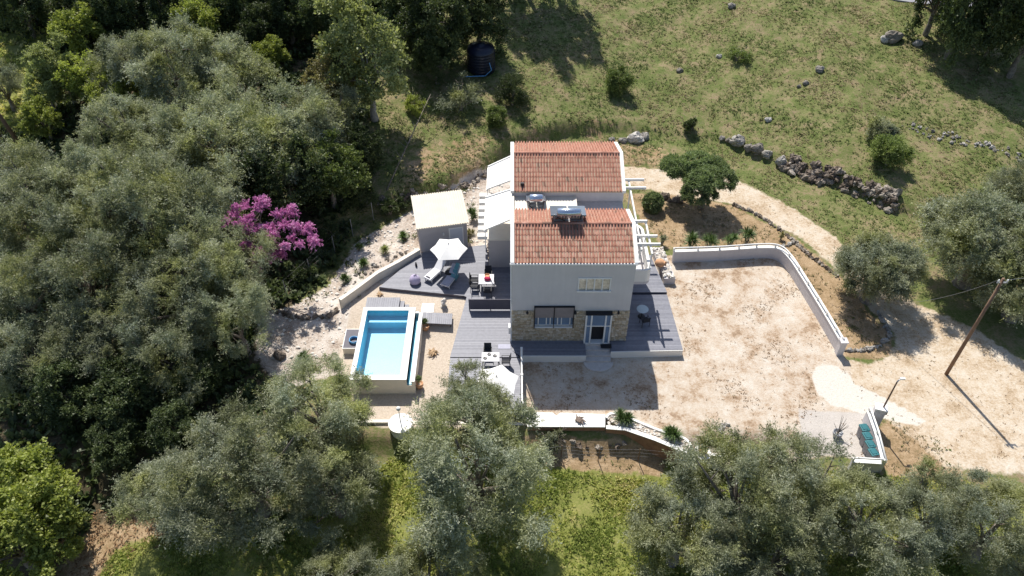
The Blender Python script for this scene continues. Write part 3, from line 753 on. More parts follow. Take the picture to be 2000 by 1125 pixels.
# entrance
x0, x1, z0, z1 = wD
mb = MB(); dx = [x0, x0 + .34, x1 - .34, x1]
for c in dx: mb.box(c - .05, c + .05, -.3, -.2, 0.02, z1 - .05)
mb.box(x0 - .05, x1 + .05, -.31, -.19, z1 * .60, z1 * .60 + .07); mb.box(x0 - .05, x1 + .05, -.3, .1, .005, .06)
for c in (x0 - .0, x1): mb.box(c - .04, c + .04, -.2, 0, z1 - .12, z1 - .04)
door = mb.build('door', M['whitemetal'], villa)
mb = MB(); mb.box(x0 - .05, x1 + .05, -.34, .02, z1 - .04, z1 + .03); mb.build('awning_box', M['black'], door)
mb = MB(); mb.box(x0 + .05, x1 - .05, -.26, -.25, z1 * .62 + .05, z1 - .06); mb.build('sun_screen', M['glass'], door)
for a, b in ((dx[0] + .05, dx[1] - .05), (dx[2] + .05, dx[3] - .05)):
    mb = MB(); mb.box(a, b, -.26, -.25, .06, z1 * .60); mb.build('pane', M['glass'], door)
mb = MB(); mb.box(dx[1] + .05, dx[2] - .05, .05, .07, .06, z1 * .62); mb.build('door_leaf', M['black'], door)
for px in (1030, 1124, 1208):
    q = PY(px, 609, -.09); mb = MB()
    mb.lathe([(.03, -.1), (.075, -.09), (.085, .02), (.05, .1), (.02, .13)], (q[0], q[1] - .08, q[2]), 8); mb.box(q[0] - .02, q[0] + .02, q[1] - .08, .0, q[2] - .01, q[2] + .03); mb.build('wall_lamp', M['black'], villa)
mb = MB(); mb.tube([(-.06, -.06, EZ - .1), (-.06, -.06, .0)], .045, 8); mb.box(-.13, W_ + .06, -.2, -.12, EZ - .13, EZ - .03); mb.build('gutter', M['whitemetal'], villa)
mb = MB(); mb.box(-.22, -.03, .1, .5, .5, 1.1); mb.build('meter_box', M['whitemetal'], villa)

# roofs
def tile_geo():
    pr = [(0, -.01), (.008, .05), (.032, .092), (.06, .108), (.088, .092), (.112, .05), (.12, -.01), (.192, -.03)]
    v = [(a - .095, -.03, b + .018) for a, b in pr] + [((a - .08) * .93 - .015, .43, b * .9 - .004) for a, b in pr] + [(a - .095, -.03, max(b - .012, -.01) + .012) for a, b in pr]
    n = len(pr)
    f = [(i, i + 1, n + i + 1, n + i) for i in range(n - 1)] + [(2 * n + i, 2 * n + i + 1, i + 1, i) for i in range(n - 1)]
    return v, f
TV, TF = tile_geo()
tile_me = bpy.data.meshes.new('tile'); tile_me.from_pydata(TV, [], TF); tile_me.materials.append(M['tile'])
at = tile_me.attributes.new('tint', 'FLOAT', 'FACE'); at.data.foreach_set('value', [0.0] * len(TF))
PITCHX = .192; NCOL = 37; X0T = .155
ang = math.atan(SL)
def roof(y0, y1, zr, singles, seed):
    ym = (y0 + y1) / 2; rng = random.Random(seed)
    mb = MB()
    mb.extr([(.02, y0 - .12, EZ - .045), (.02, ym, zr - .002), (.02, y1 + .12, EZ - .045), (.02, y1 + .12, EZ - .13), (.02, ym, zr - .1), (.02, y0 - .12, EZ - .13)], (W_ - .04, 0, 0))
    rf = mb.build('roof', M['mortar'], villa)
    o0 = origin_of(rf)
    run = ym - y0 + .14; slope_len = run / math.cos(ang); rows = int(round(slope_len / .40)); st = (slope_len - .05) / rows
    for side in (-1, 1):
        mbt = MB()
        for r in range(rows):
            for c in range(NCOL):
                u = r * st + .03
                y = (y0 - .14 + u * math.cos(ang)) if side < 0 else (y1 + .14 - u * math.cos(ang))
                z = EZ - .04 + u * math.sin(ang) + rng.uniform(-.004, .006)
                x = X0T + .095 + c * PITCHX
                rot = Matrix.Rotation(0 if side < 0 else math.pi, 3, 'Z') @ Matrix.Rotation(ang, 3, 'X') @ Matrix.Rotation(rng.uniform(-.02, .02), 3, 'Z')
                if side < 0 and singles:
                    link('tile', tile_me, rf, (x - o0.x, y - o0.y, z - o0.z), rot.to_euler())
                else:
                    # lichen runs down whole columns of tiles
                    mbt.cur = min(.999, max(0, (.22 if rng.random() < .14 else .6) + rng.gauss(0, .14)))
                    mbt.add([tuple(rot @ Vector(p) + Vector((x, y, z))) for p in TV], TF)
        if mbt.v: mbt.build('tiles', M['tile2'], rf, kind='stuff')
    nr = 17; step = (W_ - .3) / nr
    for k in range(nr):
        m2 = MB(); xa = .15 + k * step; m2.cur = rng.random(); pts = []
        v = []
        for e, (xx, rr) in enumerate(((xa - .02, .105), (xa + step + .02, .118))):
            for i in range(7):
                a = math.pi * i / 6; v.append((xx, ym + rr * math.cos(a), zr + .045 + rr * .8 * math.sin(a) + e * .004))
        m2.add(v, [(i, i + 1, 8 + i, 7 + i) for i in range(6)] + [(7, 8, 9, 10, 11, 12, 13)]); m2.build('ridge_tile', M['tile2'], rf)
    for xa, xb in ((-.1, .13), (W_ - .13, W_ + .1)):
        m2 = MB(); pr = [(y0 - .13, EZ + .03), (ym, zr + .09), (y1 + .13, EZ + .03), (y1 + .13, EZ - .16), (ym, zr - .12), (y0 - .13, EZ - .16)]
        m2.extr([(xa, a, b) for a, b in pr], (xb - xa, 0, 0)); m2.build('verge', M['white'], rf)
    return rf
M['tile2'] = tintmat('clay_tile_worn', [(0, (.20, .12, .09)), (.15, (.33, .165, .12)), (.4, (.395, .19, .135)), (.75, (.44, .22, .16)), (1, (.50, .29, .22))], .85, .14, 5, bump=.3)
roof(0, 4.9, RID1, True, 1)
rear_roof = roof(7.1, 12.7, RID2, False, 2)
q = P(1020, 360, 7.1); mb = MB(); mb.box(q[0] - .12, q[0] + .12, q[1] - .12, q[1] + .02, q[2] - .05, q[2] + .16); mb.build('roof_vent', M['black'], rear_roof)

# solar water heaters
def solar_heater(x, y, zb, label, w=1.9, top=1.15):
    t = thing('solar_water_heater', label, 'solar heater', (x, y, zb))
    m2 = MB()
    a, b = Vector((0, .0, top - .12)), Vector((0, 1.35, .18))
    for s_ in (-1, 1):
        c = (a + b) / 2; rot = Matrix.Rotation(math.atan2(b.z - a.z, b.y - a.y), 3, 'X')
        m2 = MB(); m2.obox((s_ * w * .26, c.y, c.z), (w * .48, (b - a).length, .09), rot); m2.build('collector', M['collector'], t, local=True)
    m2 = MB()
    for s_ in (-1, 1):
        xx = s_ * w * .4
        m2.bar((xx, 0, 0), (xx, 0, top), .045); m2.bar((xx, 1.3, 0), (xx, 1.3, .2), .045); m2.bar((xx, 0, .03), (xx, 1.3, .03), .04); m2.bar((xx, 0, top - .18), (xx, 1.33, .1), .04)
    m2.bar((-w * .4, -.01, top * .3), (w * .4, -.01, top * .3), .04); m2.bar((-w * .4, -.01, top * .62), (w * .4, -.01, top * .62), .04); m2.bar((-w * .4, -.01, top * .31), (w * .4, -.01, top * .6), .03)
    m2.build('stand', M['greymetal'], t, local=True)
    m2 = MB(); n = 7; r = .27; L_ = w * .62
    m2.tube([(-L_ / 2 - .06, -.06, top + .2), (-L_ / 2, -.06, top + .2), (L_ / 2, -.06, top + .2), (L_ / 2 + .06, -.06, top + .2)], [r * .6, r, r, r * .6], 18)
    m2.build('tank', M['steel'], t, smooth=True, local=True)
    m2 = MB(); m2.tube([(L_ / 2 - .1, -.2, top), (L_ / 2 + .1, -.12, .7), (L_ / 2 + .05, -.08, .3)], .025, 6); m2.tube([(-L_ / 2 + .1, -.2, top), (-L_ / 2 - .05, -.14, .5), (-.2, -.1, .2)], .025, 6); m2.build('pipe', M['black'], t, local=True)
    return t
solar_heater(1.55, 5.6, 6.38, 'solar water heater with silver tank on a pipe frame on the flat roof strip', 1.25, .8)
t2 = solar_heater(3.42, 2.62, RID1 - .02, 'wide solar water heater with silver tank straddling the front roof ridge', 2.15, .62)
MB().box(2.6, 4.24, 2.4, 2.9, RID1 - .1, RID1 + .02).build('mount', M['greymetal'], t2)
for xa in (2.6, 4.18): MB().box(xa, xa + .06, 3.85, 3.95, RID1 - .62, RID1).build('mount_leg', M['greymetal'], t2)

# balcony along the east side
q0 = P(1250, 527, 3.9); yb = float(q0[1])
mb = MB(); path = []
for k in range(9): a = -math.pi / 2 + math.pi / 2 * k / 8; path.append((W_ + 1.2 + .4 * math.cos(a), yb + .35 + .35 * math.sin(a)))
for k in range(9): a = math.pi / 2 * k / 8; path.append((W_ + .85 + .75 * math.cos(a), 6.6 + .75 * math.sin(a)))
outer = [(W_, yb)] + path + [(W_, 7.35)]
mb.prism(outer, 2.62, 2.85)
bal = mb.build('balcony', M['plaster'], villa)
mb = MB(); inner = [(W_, yb + .12)] + [(W_ + (x - W_) * .88, yb + .12 + (y - yb) * .965) for x, y in path] + [(W_, 7.2)]
for i in range(len(outer) - 1):
    a, b, c, d = outer[i], outer[i + 1], inner[i + 1], inner[i]
    v = [(a[0], a[1], 2.85), (b[0], b[1], 2.85), (c[0], c[1], 2.85), (d[0], d[1], 2.85)]
    mb.add(v + [(p[0], p[1], 3.85) for p in v], [(3, 2, 1, 0), (4, 5, 6, 7), (0, 1, 5, 4), (1, 2, 6, 5), (2, 3, 7, 6), (3, 0, 4, 7)])
mb.build('parapet', M['white'], bal)

# pergola beams on the east side
pg = thing('pergola', 'white beam pergola projecting beside the curved balcony', 'pergola', (8.4, 6, 2.85))
PZ = 5.2
ybs = []
for px0, px1, py in ((1223, 1258, 351), (1223, 1262, 367), (1249, 1264, 432), (1247, 1284, 461), (1248, 1290, 477)):
    a = P(px1, py, PZ); x1 = float(a[0]); y = float(a[1]); ybs.append(y)
    x0 = W_ - .02 if px0 < 1249 else 8.0
    mb = MB(); mb.box(x0, x1, y - .05, y + .05, PZ - .09, PZ + .09); mb.build('cross_beam', M['white'], pg)
for i, (xa, y0, y1) in enumerate(((8.28, ybs[4] - .4, ybs[0] + .3), (8.9, yb + .2, ybs[2] + .2))):
    mb = MB(); mb.box(xa - .05, xa + .05, y0, y1, PZ - .27, PZ - .092); mb.build('long_beam', M['white'], pg)
for y in (ybs[4], (ybs[1] + ybs[4]) / 2, ybs[1]):
    zz = 3.8 if yb < y < 7.2 else float(H(8.28, y))
    mb = MB(); mb.box(8.235, 8.325, y - .045, y + .045, zz, PZ - .27); mb.build('post', M['white'], pg)
for y in (yb + .3, 5.4):
    mb = MB(); mb.box(8.86, 8.94, y - .04, y + .04, 3.8, PZ - .2); mb.build('post', M['white'], pg)
mb = MB(); mb.extr([(4.27, 7.09, 5.95), (4.27, 5.1, 5.75), (4.27, 5.1, 5.70), (4.27, 7.09, 5.90)], (3.1, 0, 0)); mb.build('terrace_canopy', M['stonestep'], villa)

# west annex with its comb of roof beams and the white awnings
an_y = float(P(976, 522, 0)[1]); an_x = float(P(955, 522, 0)[0]); an_z = 2.55
annex = thing('annex', 'low flat-roofed annex with white beam ends against the villa side wall', 'annex', (an_x / 2, an_y, G))
mb = MB(); mb.box(an_x, -.002, an_y, 12.4, G, an_z); mb.build('wall', M['shedwall'], annex)
mb = MB(); mb.box(an_x - .06, -.003, an_y - .06, 12.45, an_z, an_z + .12); mb.build('roof_slab', M['cream'], annex)
for k in range(7):
    y = an_y + .25 + k * .78
    mb = MB(); mb.box(an_x - .75, an_x - .062, y, y + .42, an_z - .16, an_z + .119); mb.build('beam', M['white'], annex)
def slab(pts, th, name, m, parent):
    b_ = MB(); b_.extr([tuple(p) for p in pts], (0, 0, -th)); return b_.build(name, m, parent)
def awning(pA, label):
    # pixel corners: outer far, inner far, inner near, outer near
    zi, zo = 4.75, 4.15
    pts = [P(*pA[0], zo), P(*pA[1], zi), P(*pA[2], zi), P(*pA[3], zo)]
    for k in (1, 2): pts[k][0] = -.03
    base = pts[3]
    t = thing('awning', label, 'awning', (float(base[0]), float(base[1]), an_z + .12))
    slab(pts, .05, 'canopy', M['whitecloth'], t)
    for a, b in ((pts[0], pts[1]), (pts[3], pts[2])):
        m2 = MB(); m2.bar(a + np.array([0, 0, .03]), b + np.array([0, 0, .03]), .09, .1); m2.build('edge_rail', M['white'], t)
    m2 = MB(); m2.bar(pts[0] - np.array([0, 0, .1]), pts[3] - np.array([0, 0, .1]), .07, .1); m2.build('front_rail', M['white'], t)
    for p in (pts[0], pts[3]):
        zz = an_z + .1 if p[0] > an_x - .06 else (an_z if p[0] > an_x - .7 and p[1] < 12.4 else float(H(p[0], p[1])))
        m2 = MB(); m2.bar((p[0] + .05, p[1], zz), (p[0] + .05, p[1], p[2] - .05), .06); m2.build('post', M['white'], t)
    return t
awning([(953, 326), (1000, 305), (1000, 352), (951, 370)], 'white awning sheet at the far end of the villa side wall')
awning([(949, 386), (1000, 370), (1000, 428), (946, 450)], 'white awning sheet over the annex roof')

# ------------------------------------------------------------------ shed
a = P(822, 493, 0); b = P(914, 481, 0)
v_ = np.array([b[0] - a[0], b[1] - a[1]]); LW = float(np.hypot(*v_)); an = math.atan2(v_[1], v_[0])
shed = thing('garden_shed', 'small grey shed with cream ribbed sheet roof and pale door', 'shed', (float(a[0]), float(a[1]), G), an)
D_ = 3.0; hf, hb = 2.35, 2.75
def sh(m_): return m_
mb = MB(); mb.extr([(0, 0, .0), (0, D_, 0), (0, D_, hb - G), (0, 0, hf - G)], (LW, 0, 0)); mb.build('wall', M['shedwall'], shed, local=True)
mb = MB(); n = 22; w = LW + .3
for k in range(n):
    x = -.15 + w * k / n
    mb.cur = .5
    mb.extr([(x, -.22, hf - G - .02), (x, D_ + .2, hb - G + .03), (x, D_ + .2, hb - G + .13), (x, -.22, hf - G + .08)], (w / n * .62, 0, 0))
    mb.extr([(x + w / n * .62, -.22, hf - G - .02), (x + w / n * .62, D_ + .2, hb - G + .03), (x + w / n * .62, D_ + .2, hb - G + .07), (x + w / n * .62, -.22, hf - G + .02)], (w / n * .38, 0, 0))
mb.build('roof', M['roofsheet'], shed, local=True)
mb = MB(); dz = .6
mb.box(LW - 1.35, LW - .28, -.05, .0, dz, dz + 1.95); door = mb.build('door', M['white'], shed, local=True)
mb = MB(); mb.box(LW - 1.26, LW - .37, -.07, -.051, dz + .06, dz + 1.86); mb.build('door_leaf', mat('pale_blue_door', (.55, .58, .64), .5, .03), door, local=True)
mb = MB(); mb.box(LW - 1.8, LW - 1.68, -.1, .0, 2.0, 2.2); mb.build('lamp', M['white'], shed, local=True)

# ------------------------------------------------------------------ decks
def deck_rows(mb, poly, z, bw=.145, gap=.010, th=.035, seed=0):
    rng = random.Random(seed); ys = [p[1] for p in poly]; y = min(ys)
    def cross(yy):
        xs = []
        for i in range(len(poly)):
            (ax, ay), (bx, by) = poly[i], poly[(i + 1) % len(poly)]
            if (ay <= yy < by) or (by <= yy < ay): xs.append(ax + (yy - ay) * (bx - ax) / (by - ay))
        return sorted(xs)
    while y < max(ys) - .02:
        y1 = min(y + bw, max(ys)); a, b = cross(y + .002), cross(y1 - gap - .002)
        if len(a) != len(b): a = b = cross((y + y1) / 2)
        for k in range(0, len(a) - 1, 2):
            # boards of finite length, butted end to end
            xa0, xa1, xb0, xb1 = a[k], a[k + 1], b[k], b[k + 1]; n = max(1, int((xa1 - xa0) / 3.2))
            off = rng.uniform(-.12, .12)
            for j in range(n):
                t0 = (j + (off if j else 0)) / n; t1 = (j + 1 + (off if j + 1 < n else 0)) / n; mb.cur = rng.random()
                v = [(xa0 + (xa1 - xa0) * t0, y), (xa0 + (xa1 - xa0) * t1 - .004, y), (xb0 + (xb1 - xb0) * t1 - .004, y1 - gap), (xb0 + (xb1 - xb0) * t0, y1 - gap)]
                mb.prism(v, z - th, z)
        y += bw
def deck(poly, z, label, seed, base=G - .05):
    m2 = MB(); deck_rows(m2, poly, z, seed=seed); o = m2.build('deck', M['board'], kind='structure'); o['label'] = label
    m3 = MB()
    cx = sum(p[0] for p in poly) / len(poly); cy = sum(p[1] for p in poly) / len(poly)
    m3.prism([(x, y) for x, y in poly], lambda x, y: min(base, float(H(x, y)) - .05), z - .036); m3.build('skirt', M['darkpanel'], o)
    return o
LXB = P2(1016, 694, 0)
deck([P2(740, 561), P2(822, 494), P2(914, 482), P2(950, 478), (an_x, an_y), (0, an_y), (0, 0), (0, -.9), (.45, P2(1000, 697)[1]), P2(879, 697), P2(912, 578)], 0, 'grey composite board deck between villa, shed and pool terrace', 1)
yl = P2(1000, 698)[1]
deck([(P2(879, 697)[0], yl - .005), (P2(1016, 694)[0], yl - .005), (P2(1016, 694)[0], P2(1000, 800)[1]), (P2(872, 800, -.15)[0], P2(1000, 800)[1])], -.03, 'lower grey board deck with the second dining set and parasol', 2)
fy = P2(1140, 694)[1]; sx0 = float(P(1145, 690)[0]); sx1 = float(P(1193, 690)[0])
deck([(.01, -.01), (sx0 - .01, -.01), (sx0 - .01, fy), (.46, fy), (.01, -.9)], -.004, 'narrow grey board deck in the shade below the stone facing', 3)
rd = [(sx1 + .01, -.01), (sx1 + .01, P2(1195, 686)[1]), P2(1334, 683), P2(1303, 575), (W_ + .01, P2(1300, 575)[1]), (W_ + .01, -.01)]
deck(rd, -.004, 'grey board deck beside the entrance steps with bistro table', 4)
deck([(W_ + .01, P2(1300, 573)[1]), P2(1302.5, 573), P2(1270, 500), (W_ + .01, P2(1270, 500)[1])], .12, 'raised strip of grey board deck under the balcony', 5)
# white fascia boards on the front deck edges
t = thing('deck_fascia', 'white fascia along the narrow shaded deck', 'fascia', (2, fy, G)); MB().box(.5, sx0 - .01, fy - .06, fy - .002, G - .02, -.02).build('fascia_board', M['white'], t)
yr = P2(1195, 686)[1]; q = P2(1334, 683)
t = thing('deck_fascia', 'white fascia along the bistro deck front edge', 'fascia', (8, yr, G)); m2 = MB(); m2.extr([(sx1 + .01, yr - .05, G - .02), (q[0], q[1] - .05, G - .02), (q[0], q[1] - .05, -.02), (sx1 + .01, yr - .05, -.02)], (0, .048, 0)); m2.build('fascia_board', M['white'], t)
# entrance steps
st_ = thing('entrance_steps', 'weathered stone steps with rounded bottom tread at the front door', 'steps', ((sx0 + sx1) / 2, -1.2, G))
y = -.02
for k in range(4):
    zt = -.0 - .12 * k; m2 = MB(); m2.box(sx0, sx1, y - .36, y, G - .05, zt); m2.build('step', M['stonestep'], st_); y -= .362
m2 = MB(); cxs = (sx0 + sx1) / 2; rr = (sx1 - sx0) / 2 + .16
m2.prism([(cxs + rr * math.cos(a), y + .02 + rr * .8 * math.sin(a)) for a in np.linspace(math.pi, 2 * math.pi, 18)], G - .05, G + .1); m2.build('step', M['stonestep'], st_)
m2 = MB(); m2.box(5.75, 6.45, -.34 - .35, -.34, .0, .022); tag(m2.build('door_mat', M['black']), 'black door mat on the top entrance step', 'mat')
m2 = MB(); m2.box(-.9, -.1, -.75, -.35, 0, .02); tag(m2.build('floor_hatch', M['lounge']), 'pale square hatch in the deck by the villa corner', 'hatch')

# screen on the deck
a = P(916, 606, 0); b = P(1000, 606, 0); zt = 1.05
scr = thing('privacy_screen', 'slate grey plank screen standing on the deck beside the villa', 'screen', (float((a[0] + b[0]) / 2), float(a[1]), 0))
for k in range(6):
    m2 = MB(); z0 = .1 + k * .158; m2.box(a[0], -.05, a[1] - .02, a[1] + .02, z0, z0 + .154); m2.build('plank', M['darkpanel'], scr)
for x in (a[0] + .04, a[0] / 2, -.1):
    m2 = MB(); m2.box(x - .03, x + .03, a[1] + .021, a[1] + .07, 0, zt); m2.build('post', M['darkpanel'], scr)

# ------------------------------------------------------------------ pool
pool = thing('swimming_pool', 'raised rectangular swimming pool with cream walls and turquoise water', 'pool', (-8.2, -.9, G))
xi0, xi1, yi0, yi1 = -9.62, -6.86, -3.62, 1.98
xo0, xo1, yo0, yo1 = -9.88, -5.98, -3.95, 2.24
PT, fl = .80, -.42
m2 = MB(); m2.box(xo0, xi0 - .02, yo0, yo1, G - .1, PT - .06); m2.box(xi1 + .02, -6.44, yo0, yo1, G - .1, PT - .06)
m2.box(xi0 - .019, xi1 + .019, yi1 + .02, yo1, G - .1, PT - .06); m2.box(xi0 - .019, xi1 + .019, yo0, yi0 - .02, G - .1, PT - .06)
m2.box(-6.439, xo1, yo0, yo1 - .3, G - .1, .2); m2.box(-6.17, xo1, yo0, yo1 - .3, .201, PT - .24); m2.build('shell', M['cream'], pool)
m2 = MB(); m2.box(xo0 - .03, xi0, yo0 - .03, yo1 + .03, PT - .059, PT); m2.box(xi1, -6.43, yo0 - .03, yo1 + .03, PT - .059, PT); m2.box(xi0 + .001, xi1 - .001, yi1, yo1 + .03, PT - .059, PT); m2.box(xi0 + .001, xi1 - .001, yo0 - .03, yi0, PT - .059, PT); m2.build('coping', M['white'], pool)
m2 = MB(); m2.box(-6.19, xo1 + .03, yo0 - .03, yo1 - .28, PT - .239, PT - .18); m2.box(-6.43, -6.191, yo1 - .42, yo1 - .28, .201, PT - .1); m2.build('gutter_lip', M['white'], pool)
m2 = MB(); m2.box(-6.438, -6.171, yo0 + .06, yo1 - .43, .202, .25); m2.box(-6.444, -6.44, yo0 + .02, yo1 - .43, .25, PT - .07); m2.box(-6.176, -6.172, yo0 + .02, yo1 - .43, .25, PT - .25); m2.build('gutter', M['poolblue'], pool)
m2 = MB(); m2.box(xi0, xi1, yi0, yi1, fl - .1, fl); m2.build('pool_floor', M['pooltile'], pool)
m2 = MB(); m2.box(xi0 - .018, xi0, yi0, yi1, fl + .001, PT - .06); m2.box(xi1, xi1 + .018, yi0, yi1, fl + .001, PT - .06); m2.box(xi0, xi1, yi1 + .001, yi1 + .018, fl + .001, PT - .06); m2.box(xi0, xi1, yi0 - .018, yi0 - .001, fl + .001, PT - .06); m2.build('pool_wall', M['poolblue'], pool)
m2 = MB(); m2.box(xi0 + .001, xi1 - .001, yi1 - .55, yi1, fl + .002, .22); m2.build('bench', M['pooltile'], pool)
m = bpy.data.materials.new('pool_water'); m.use_nodes = True; N = m.node_tree.nodes; Lk = m.node_tree.links; N.remove(N['Principled BSDF'])
tr = N.new('ShaderNodeBsdfTransparent'); tr.inputs[0].default_value = (.80, .96, .99, 1); gl_ = N.new('ShaderNodeBsdfGlossy'); gl_.inputs['Roughness'].default_value = .05
fr = N.new('ShaderNodeFresnel'); fr.inputs[0].default_value = 1.33; nz = N.new('ShaderNodeTexNoise'); nz.inputs['Scale'].default_value = 3.5; gp = N.new('ShaderNodeNewGeometry'); Lk.new(gp.outputs['Position'], nz.inputs['Vector'])
bp = N.new('ShaderNodeBump'); bp.inputs['Strength'].default_value = .15; bp.inputs['Distance'].default_value = .05; Lk.new(nz.outputs['Fac'], bp.inputs['Height']); Lk.new(bp.outputs[0], gl_.inputs['Normal']); Lk.new(bp.outputs[0], fr.inputs['Normal'])
mx = N.new('ShaderNodeMixShader'); Lk.new(fr.outputs[0], mx.inputs[0]); Lk.new(tr.outputs[0], mx.inputs[1]); Lk.new(gl_.outputs[0], mx.inputs[2]); Lk.new(mx.outputs[0], N['Material Output'].inputs['Surface'])
M['water'] = m
m2 = MB(); m2.add([(xi0, yi0, .68), (xi1, yi0, .68), (xi1, yi1, .68), (xi0, yi1, .68)], [(0, 1, 2, 3)]); m2.build('water', M['water'], pool)
# board stairs behind the pool
ps = thing('pool_steps', 'grey board steps leading up to the rear rim of the pool', 'steps', (-7.5, 3, G))
yb0, yb1 = yo1 + .04, yo1 + 1.15
xr = [(-9.85, -7.6, .62), (-7.6, -7.3, .44), (-7.3, -7.0, .26), (-7.0, -6.72, .08), (-6.72, -6.45, -.08), (-6.45, -6.21, -.2)]
for i, (xa, xb, zt) in enumerate(xr):
    m2 = MB(); n = max(2, int((xb - xa) / .145)); w = (xb - xa) / n; yy1 = yb1 - .16 * i; rr2 = random.Random(i)
    for k in range(n): m2.cur = rr2.random() * .6; m2.box(xa + k * w, xa + (k + 1) * w - .008, yb0, yy1, zt - .03, zt)
    m2.box(xa + .01, xb - .012, yb0 + .005, yy1 - .01, G - .05, zt - .031); m2.build('step', M['board'], ps)
m2 = MB(); m2.box(-6.2, -5.35, yb1 - .62, yb1 + .25, G - .05, -.2); tag(m2.build('plinth', M['white']), 'white plinth block behind the pool steps', 'plinth')
# gangway
a, b, c, d = P2(824, 609), P2(884, 612), P2(884, 633), P2(826, 630)
gw = thing('gangway', 'grey board gangway from the deck to the pool steps', 'gangway', (a[0] + 1, c[1], G))
n = 15
for k in range(n):
    m2 = MB(); f0, f1 = k / n, (k + .93) / n; m2.cur = random.Random(k).random()
    m2.prism([(a[0] + (b[0] - a[0]) * f0, d[1] + (c[1] - d[1]) * f0), (a[0] + (b[0] - a[0]) * f1, d[1] + (c[1] - d[1]) * f1), (a[0] + (b[0] - a[0]) * f1, a[1] + (b[1] - a[1]) * f1), (a[0] + (b[0] - a[0]) * f0, a[1] + (b[1] - a[1]) * f0)], -.06, -.02); m2.build('plank', M['board'], gw)
m2 = MB(); m2.bar((a[0], d[1] + .08, -.1), (b[0], c[1] + .08, -.1), .06, .08); m2.bar((a[0], a[1] - .08, -.1), (b[0], b[1] - .08, -.1), .06, .08)
for x in (a[0] + .1, b[0] - .15): m2.box(x, x + .08, d[1] + .06, d[1] + .14, G - .02, -.1); m2.box(x, x + .08, a[1] - .12, a[1] - .04, G - .02, -.1)
m2.build('frame', M['darkpanel'], gw)

# ------------------------------------------------------------------ walls, rails, edgings
def strip(mb, path, w, z0, z1):
    """wall of width w along a plan path"""
    n = len(path); L_, R_ = [], []
    for i, p in enumerate(path):
        a = np.array(path[max(i - 1, 0)]); b = np.array(path[min(i + 1, n - 1)]); d = (b - a) / (np.linalg.norm(b - a) + 1e-9); q = np.array([-d[1], d[0]]) * w / 2
        L_.append(np.array(p) + q); R_.append(np.array(p) - q)
    f0 = z0 if callable(z0) else (lambda x, y: z0); f1 = z1 if callable(z1) else (lambda x, y: z1)
    v = []
    for l, r in zip(L_, R_): v += [(r[0], r[1], f0(*r)), (l[0], l[1], f0(*l)), (l[0], l[1], f1(*l)), (r[0], r[1], f1(*r))]
    f = [(3, 2, 1, 0), (4 * n - 4, 4 * n - 3, 4 * n - 2, 4 * n - 1)]
    for i in range(n - 1):
        for k in range(4): f.append((4 * i + k, 4 * i + (k + 1) % 4, 4 * i + 4 + (k + 1) % 4, 4 * i + 4 + k))
    mb.add(v, f)
def railed_wall(path, h, label, name='yard_wall', cat='wall', th=.22, every=1.3, rail_z=.32, two=False):
    t = thing(name, label, cat, (path[0][0], path[0][1], G))
    m2 = MB(); strip(m2, path, th, lambda x, y: float(H(x, y)) - .15, lambda x, y: G + h); m2.build('wall', M['plaster'], t)
    m2 = MB(); strip(m2, path, th + .06, G + h + .001, G + h + .05); m2.build('coping', M['white'], t)
    m2 = MB(); m2.tube([(x, y, G + h + rail_z) for x, y in path], .055, 8); m2.build('rail', M['white'], t, smooth=True)
    acc = every; last = path[0]; k = 0
    for p in path:
        acc += math.hypot(p[0] - last[0], p[1] - last[1]); last = p
        if acc >= every:
            m2 = MB(); m2.box(p[0] - .06, p[0] + .06, p[1] - .06, p[1] + .06, G + h + .04, G + h + rail_z); m2.build('rail_post', M['white'], t); acc = 0
    return t
yw = smooth_path([P2(1312, 511, G), P2(1400, 508, G), P2(1480, 503, G), P2(1515, 506, G), P2(1537, 525, G), P2(1560, 560, G), P2(1600, 626, G), P2(1637, 690, G)], 7)
t = railed_wall(yw, 1.0, 'curved white yard wall with rail around the gravel yard')
e = yw[-1]; m2 = MB(); m2.box(e[0] - .2, e[0] + .2, e[1] - .22, e[1] + .18, G - .1, G + 1.2); m2.box(e[0] - .25, e[0] + .25, e[1] - .27, e[1] + .23, G + 1.2, G + 1.28); m2.build('end_pillar', M['plaster'], t)
bw1 = [P2(1687, 822, G), P2(1702, 866, G), P2(1716, 922, G)]
railed_wall(bw1, .95, 'straight white railed wall right behind the row of bins', 'bin_wall', every=1.1)
bw2 = [(bw1[-1][0] - .12, bw1[-1][1] + .02), P2(1655, 918, G)]
railed_wall([bw2[0], ((bw2[0][0] + bw2[1][0]) / 2, (bw2[0][1] + bw2[1][1]) / 2), bw2[1]], .9, 'short white return wall closing the bin enclosure', 'bin_wall', every=.9, th=.2)
# gate column and its lamp
q = P(1702, 832, G); gcol = thing('gate_column', 'square grey gate column beside the bin wall', 'column', (float(q[0]), float(q[1]), G), R(-18))
MB().box(-.3, .3, -.22, .22, -.05, 1.75).build('shaft', M['plaster'], gcol, local=True); MB().box(-.34, .34, -.26, .26, 1.75, 1.84).build('cap', M['white'], gcol, local=True)
MB().box(.3, .42, -.1, .1, 1.35, 1.65).build('letter_box', M['greymetal'], gcol, local=True)
lp = thing('street_lamp', 'thin brown lamp pole rising from the gate column', 'lamp', (float(q[0]) + .12, float(q[1]), G + 1.84))
x, y, z = float(q[0]) + .12, float(q[1]), G + 1.84
MB().tube([(x, y, z - .02), (x, y, z + 2.3)], [.05, .04], 8).build('pole', M['polewood'], lp); MB().tube([(x, y, z + 2.28), (x + .06, y + .03, z + 2.4), (x + .22, y + .08, z + 2.46)], [.04, .04, .035], 8).build('arm', M['greymetal'], lp)
MB().obox((x + .28, y + .1, z + 2.46), (.26, .14, .08)).build('lamp_head', M['globe'], lp)
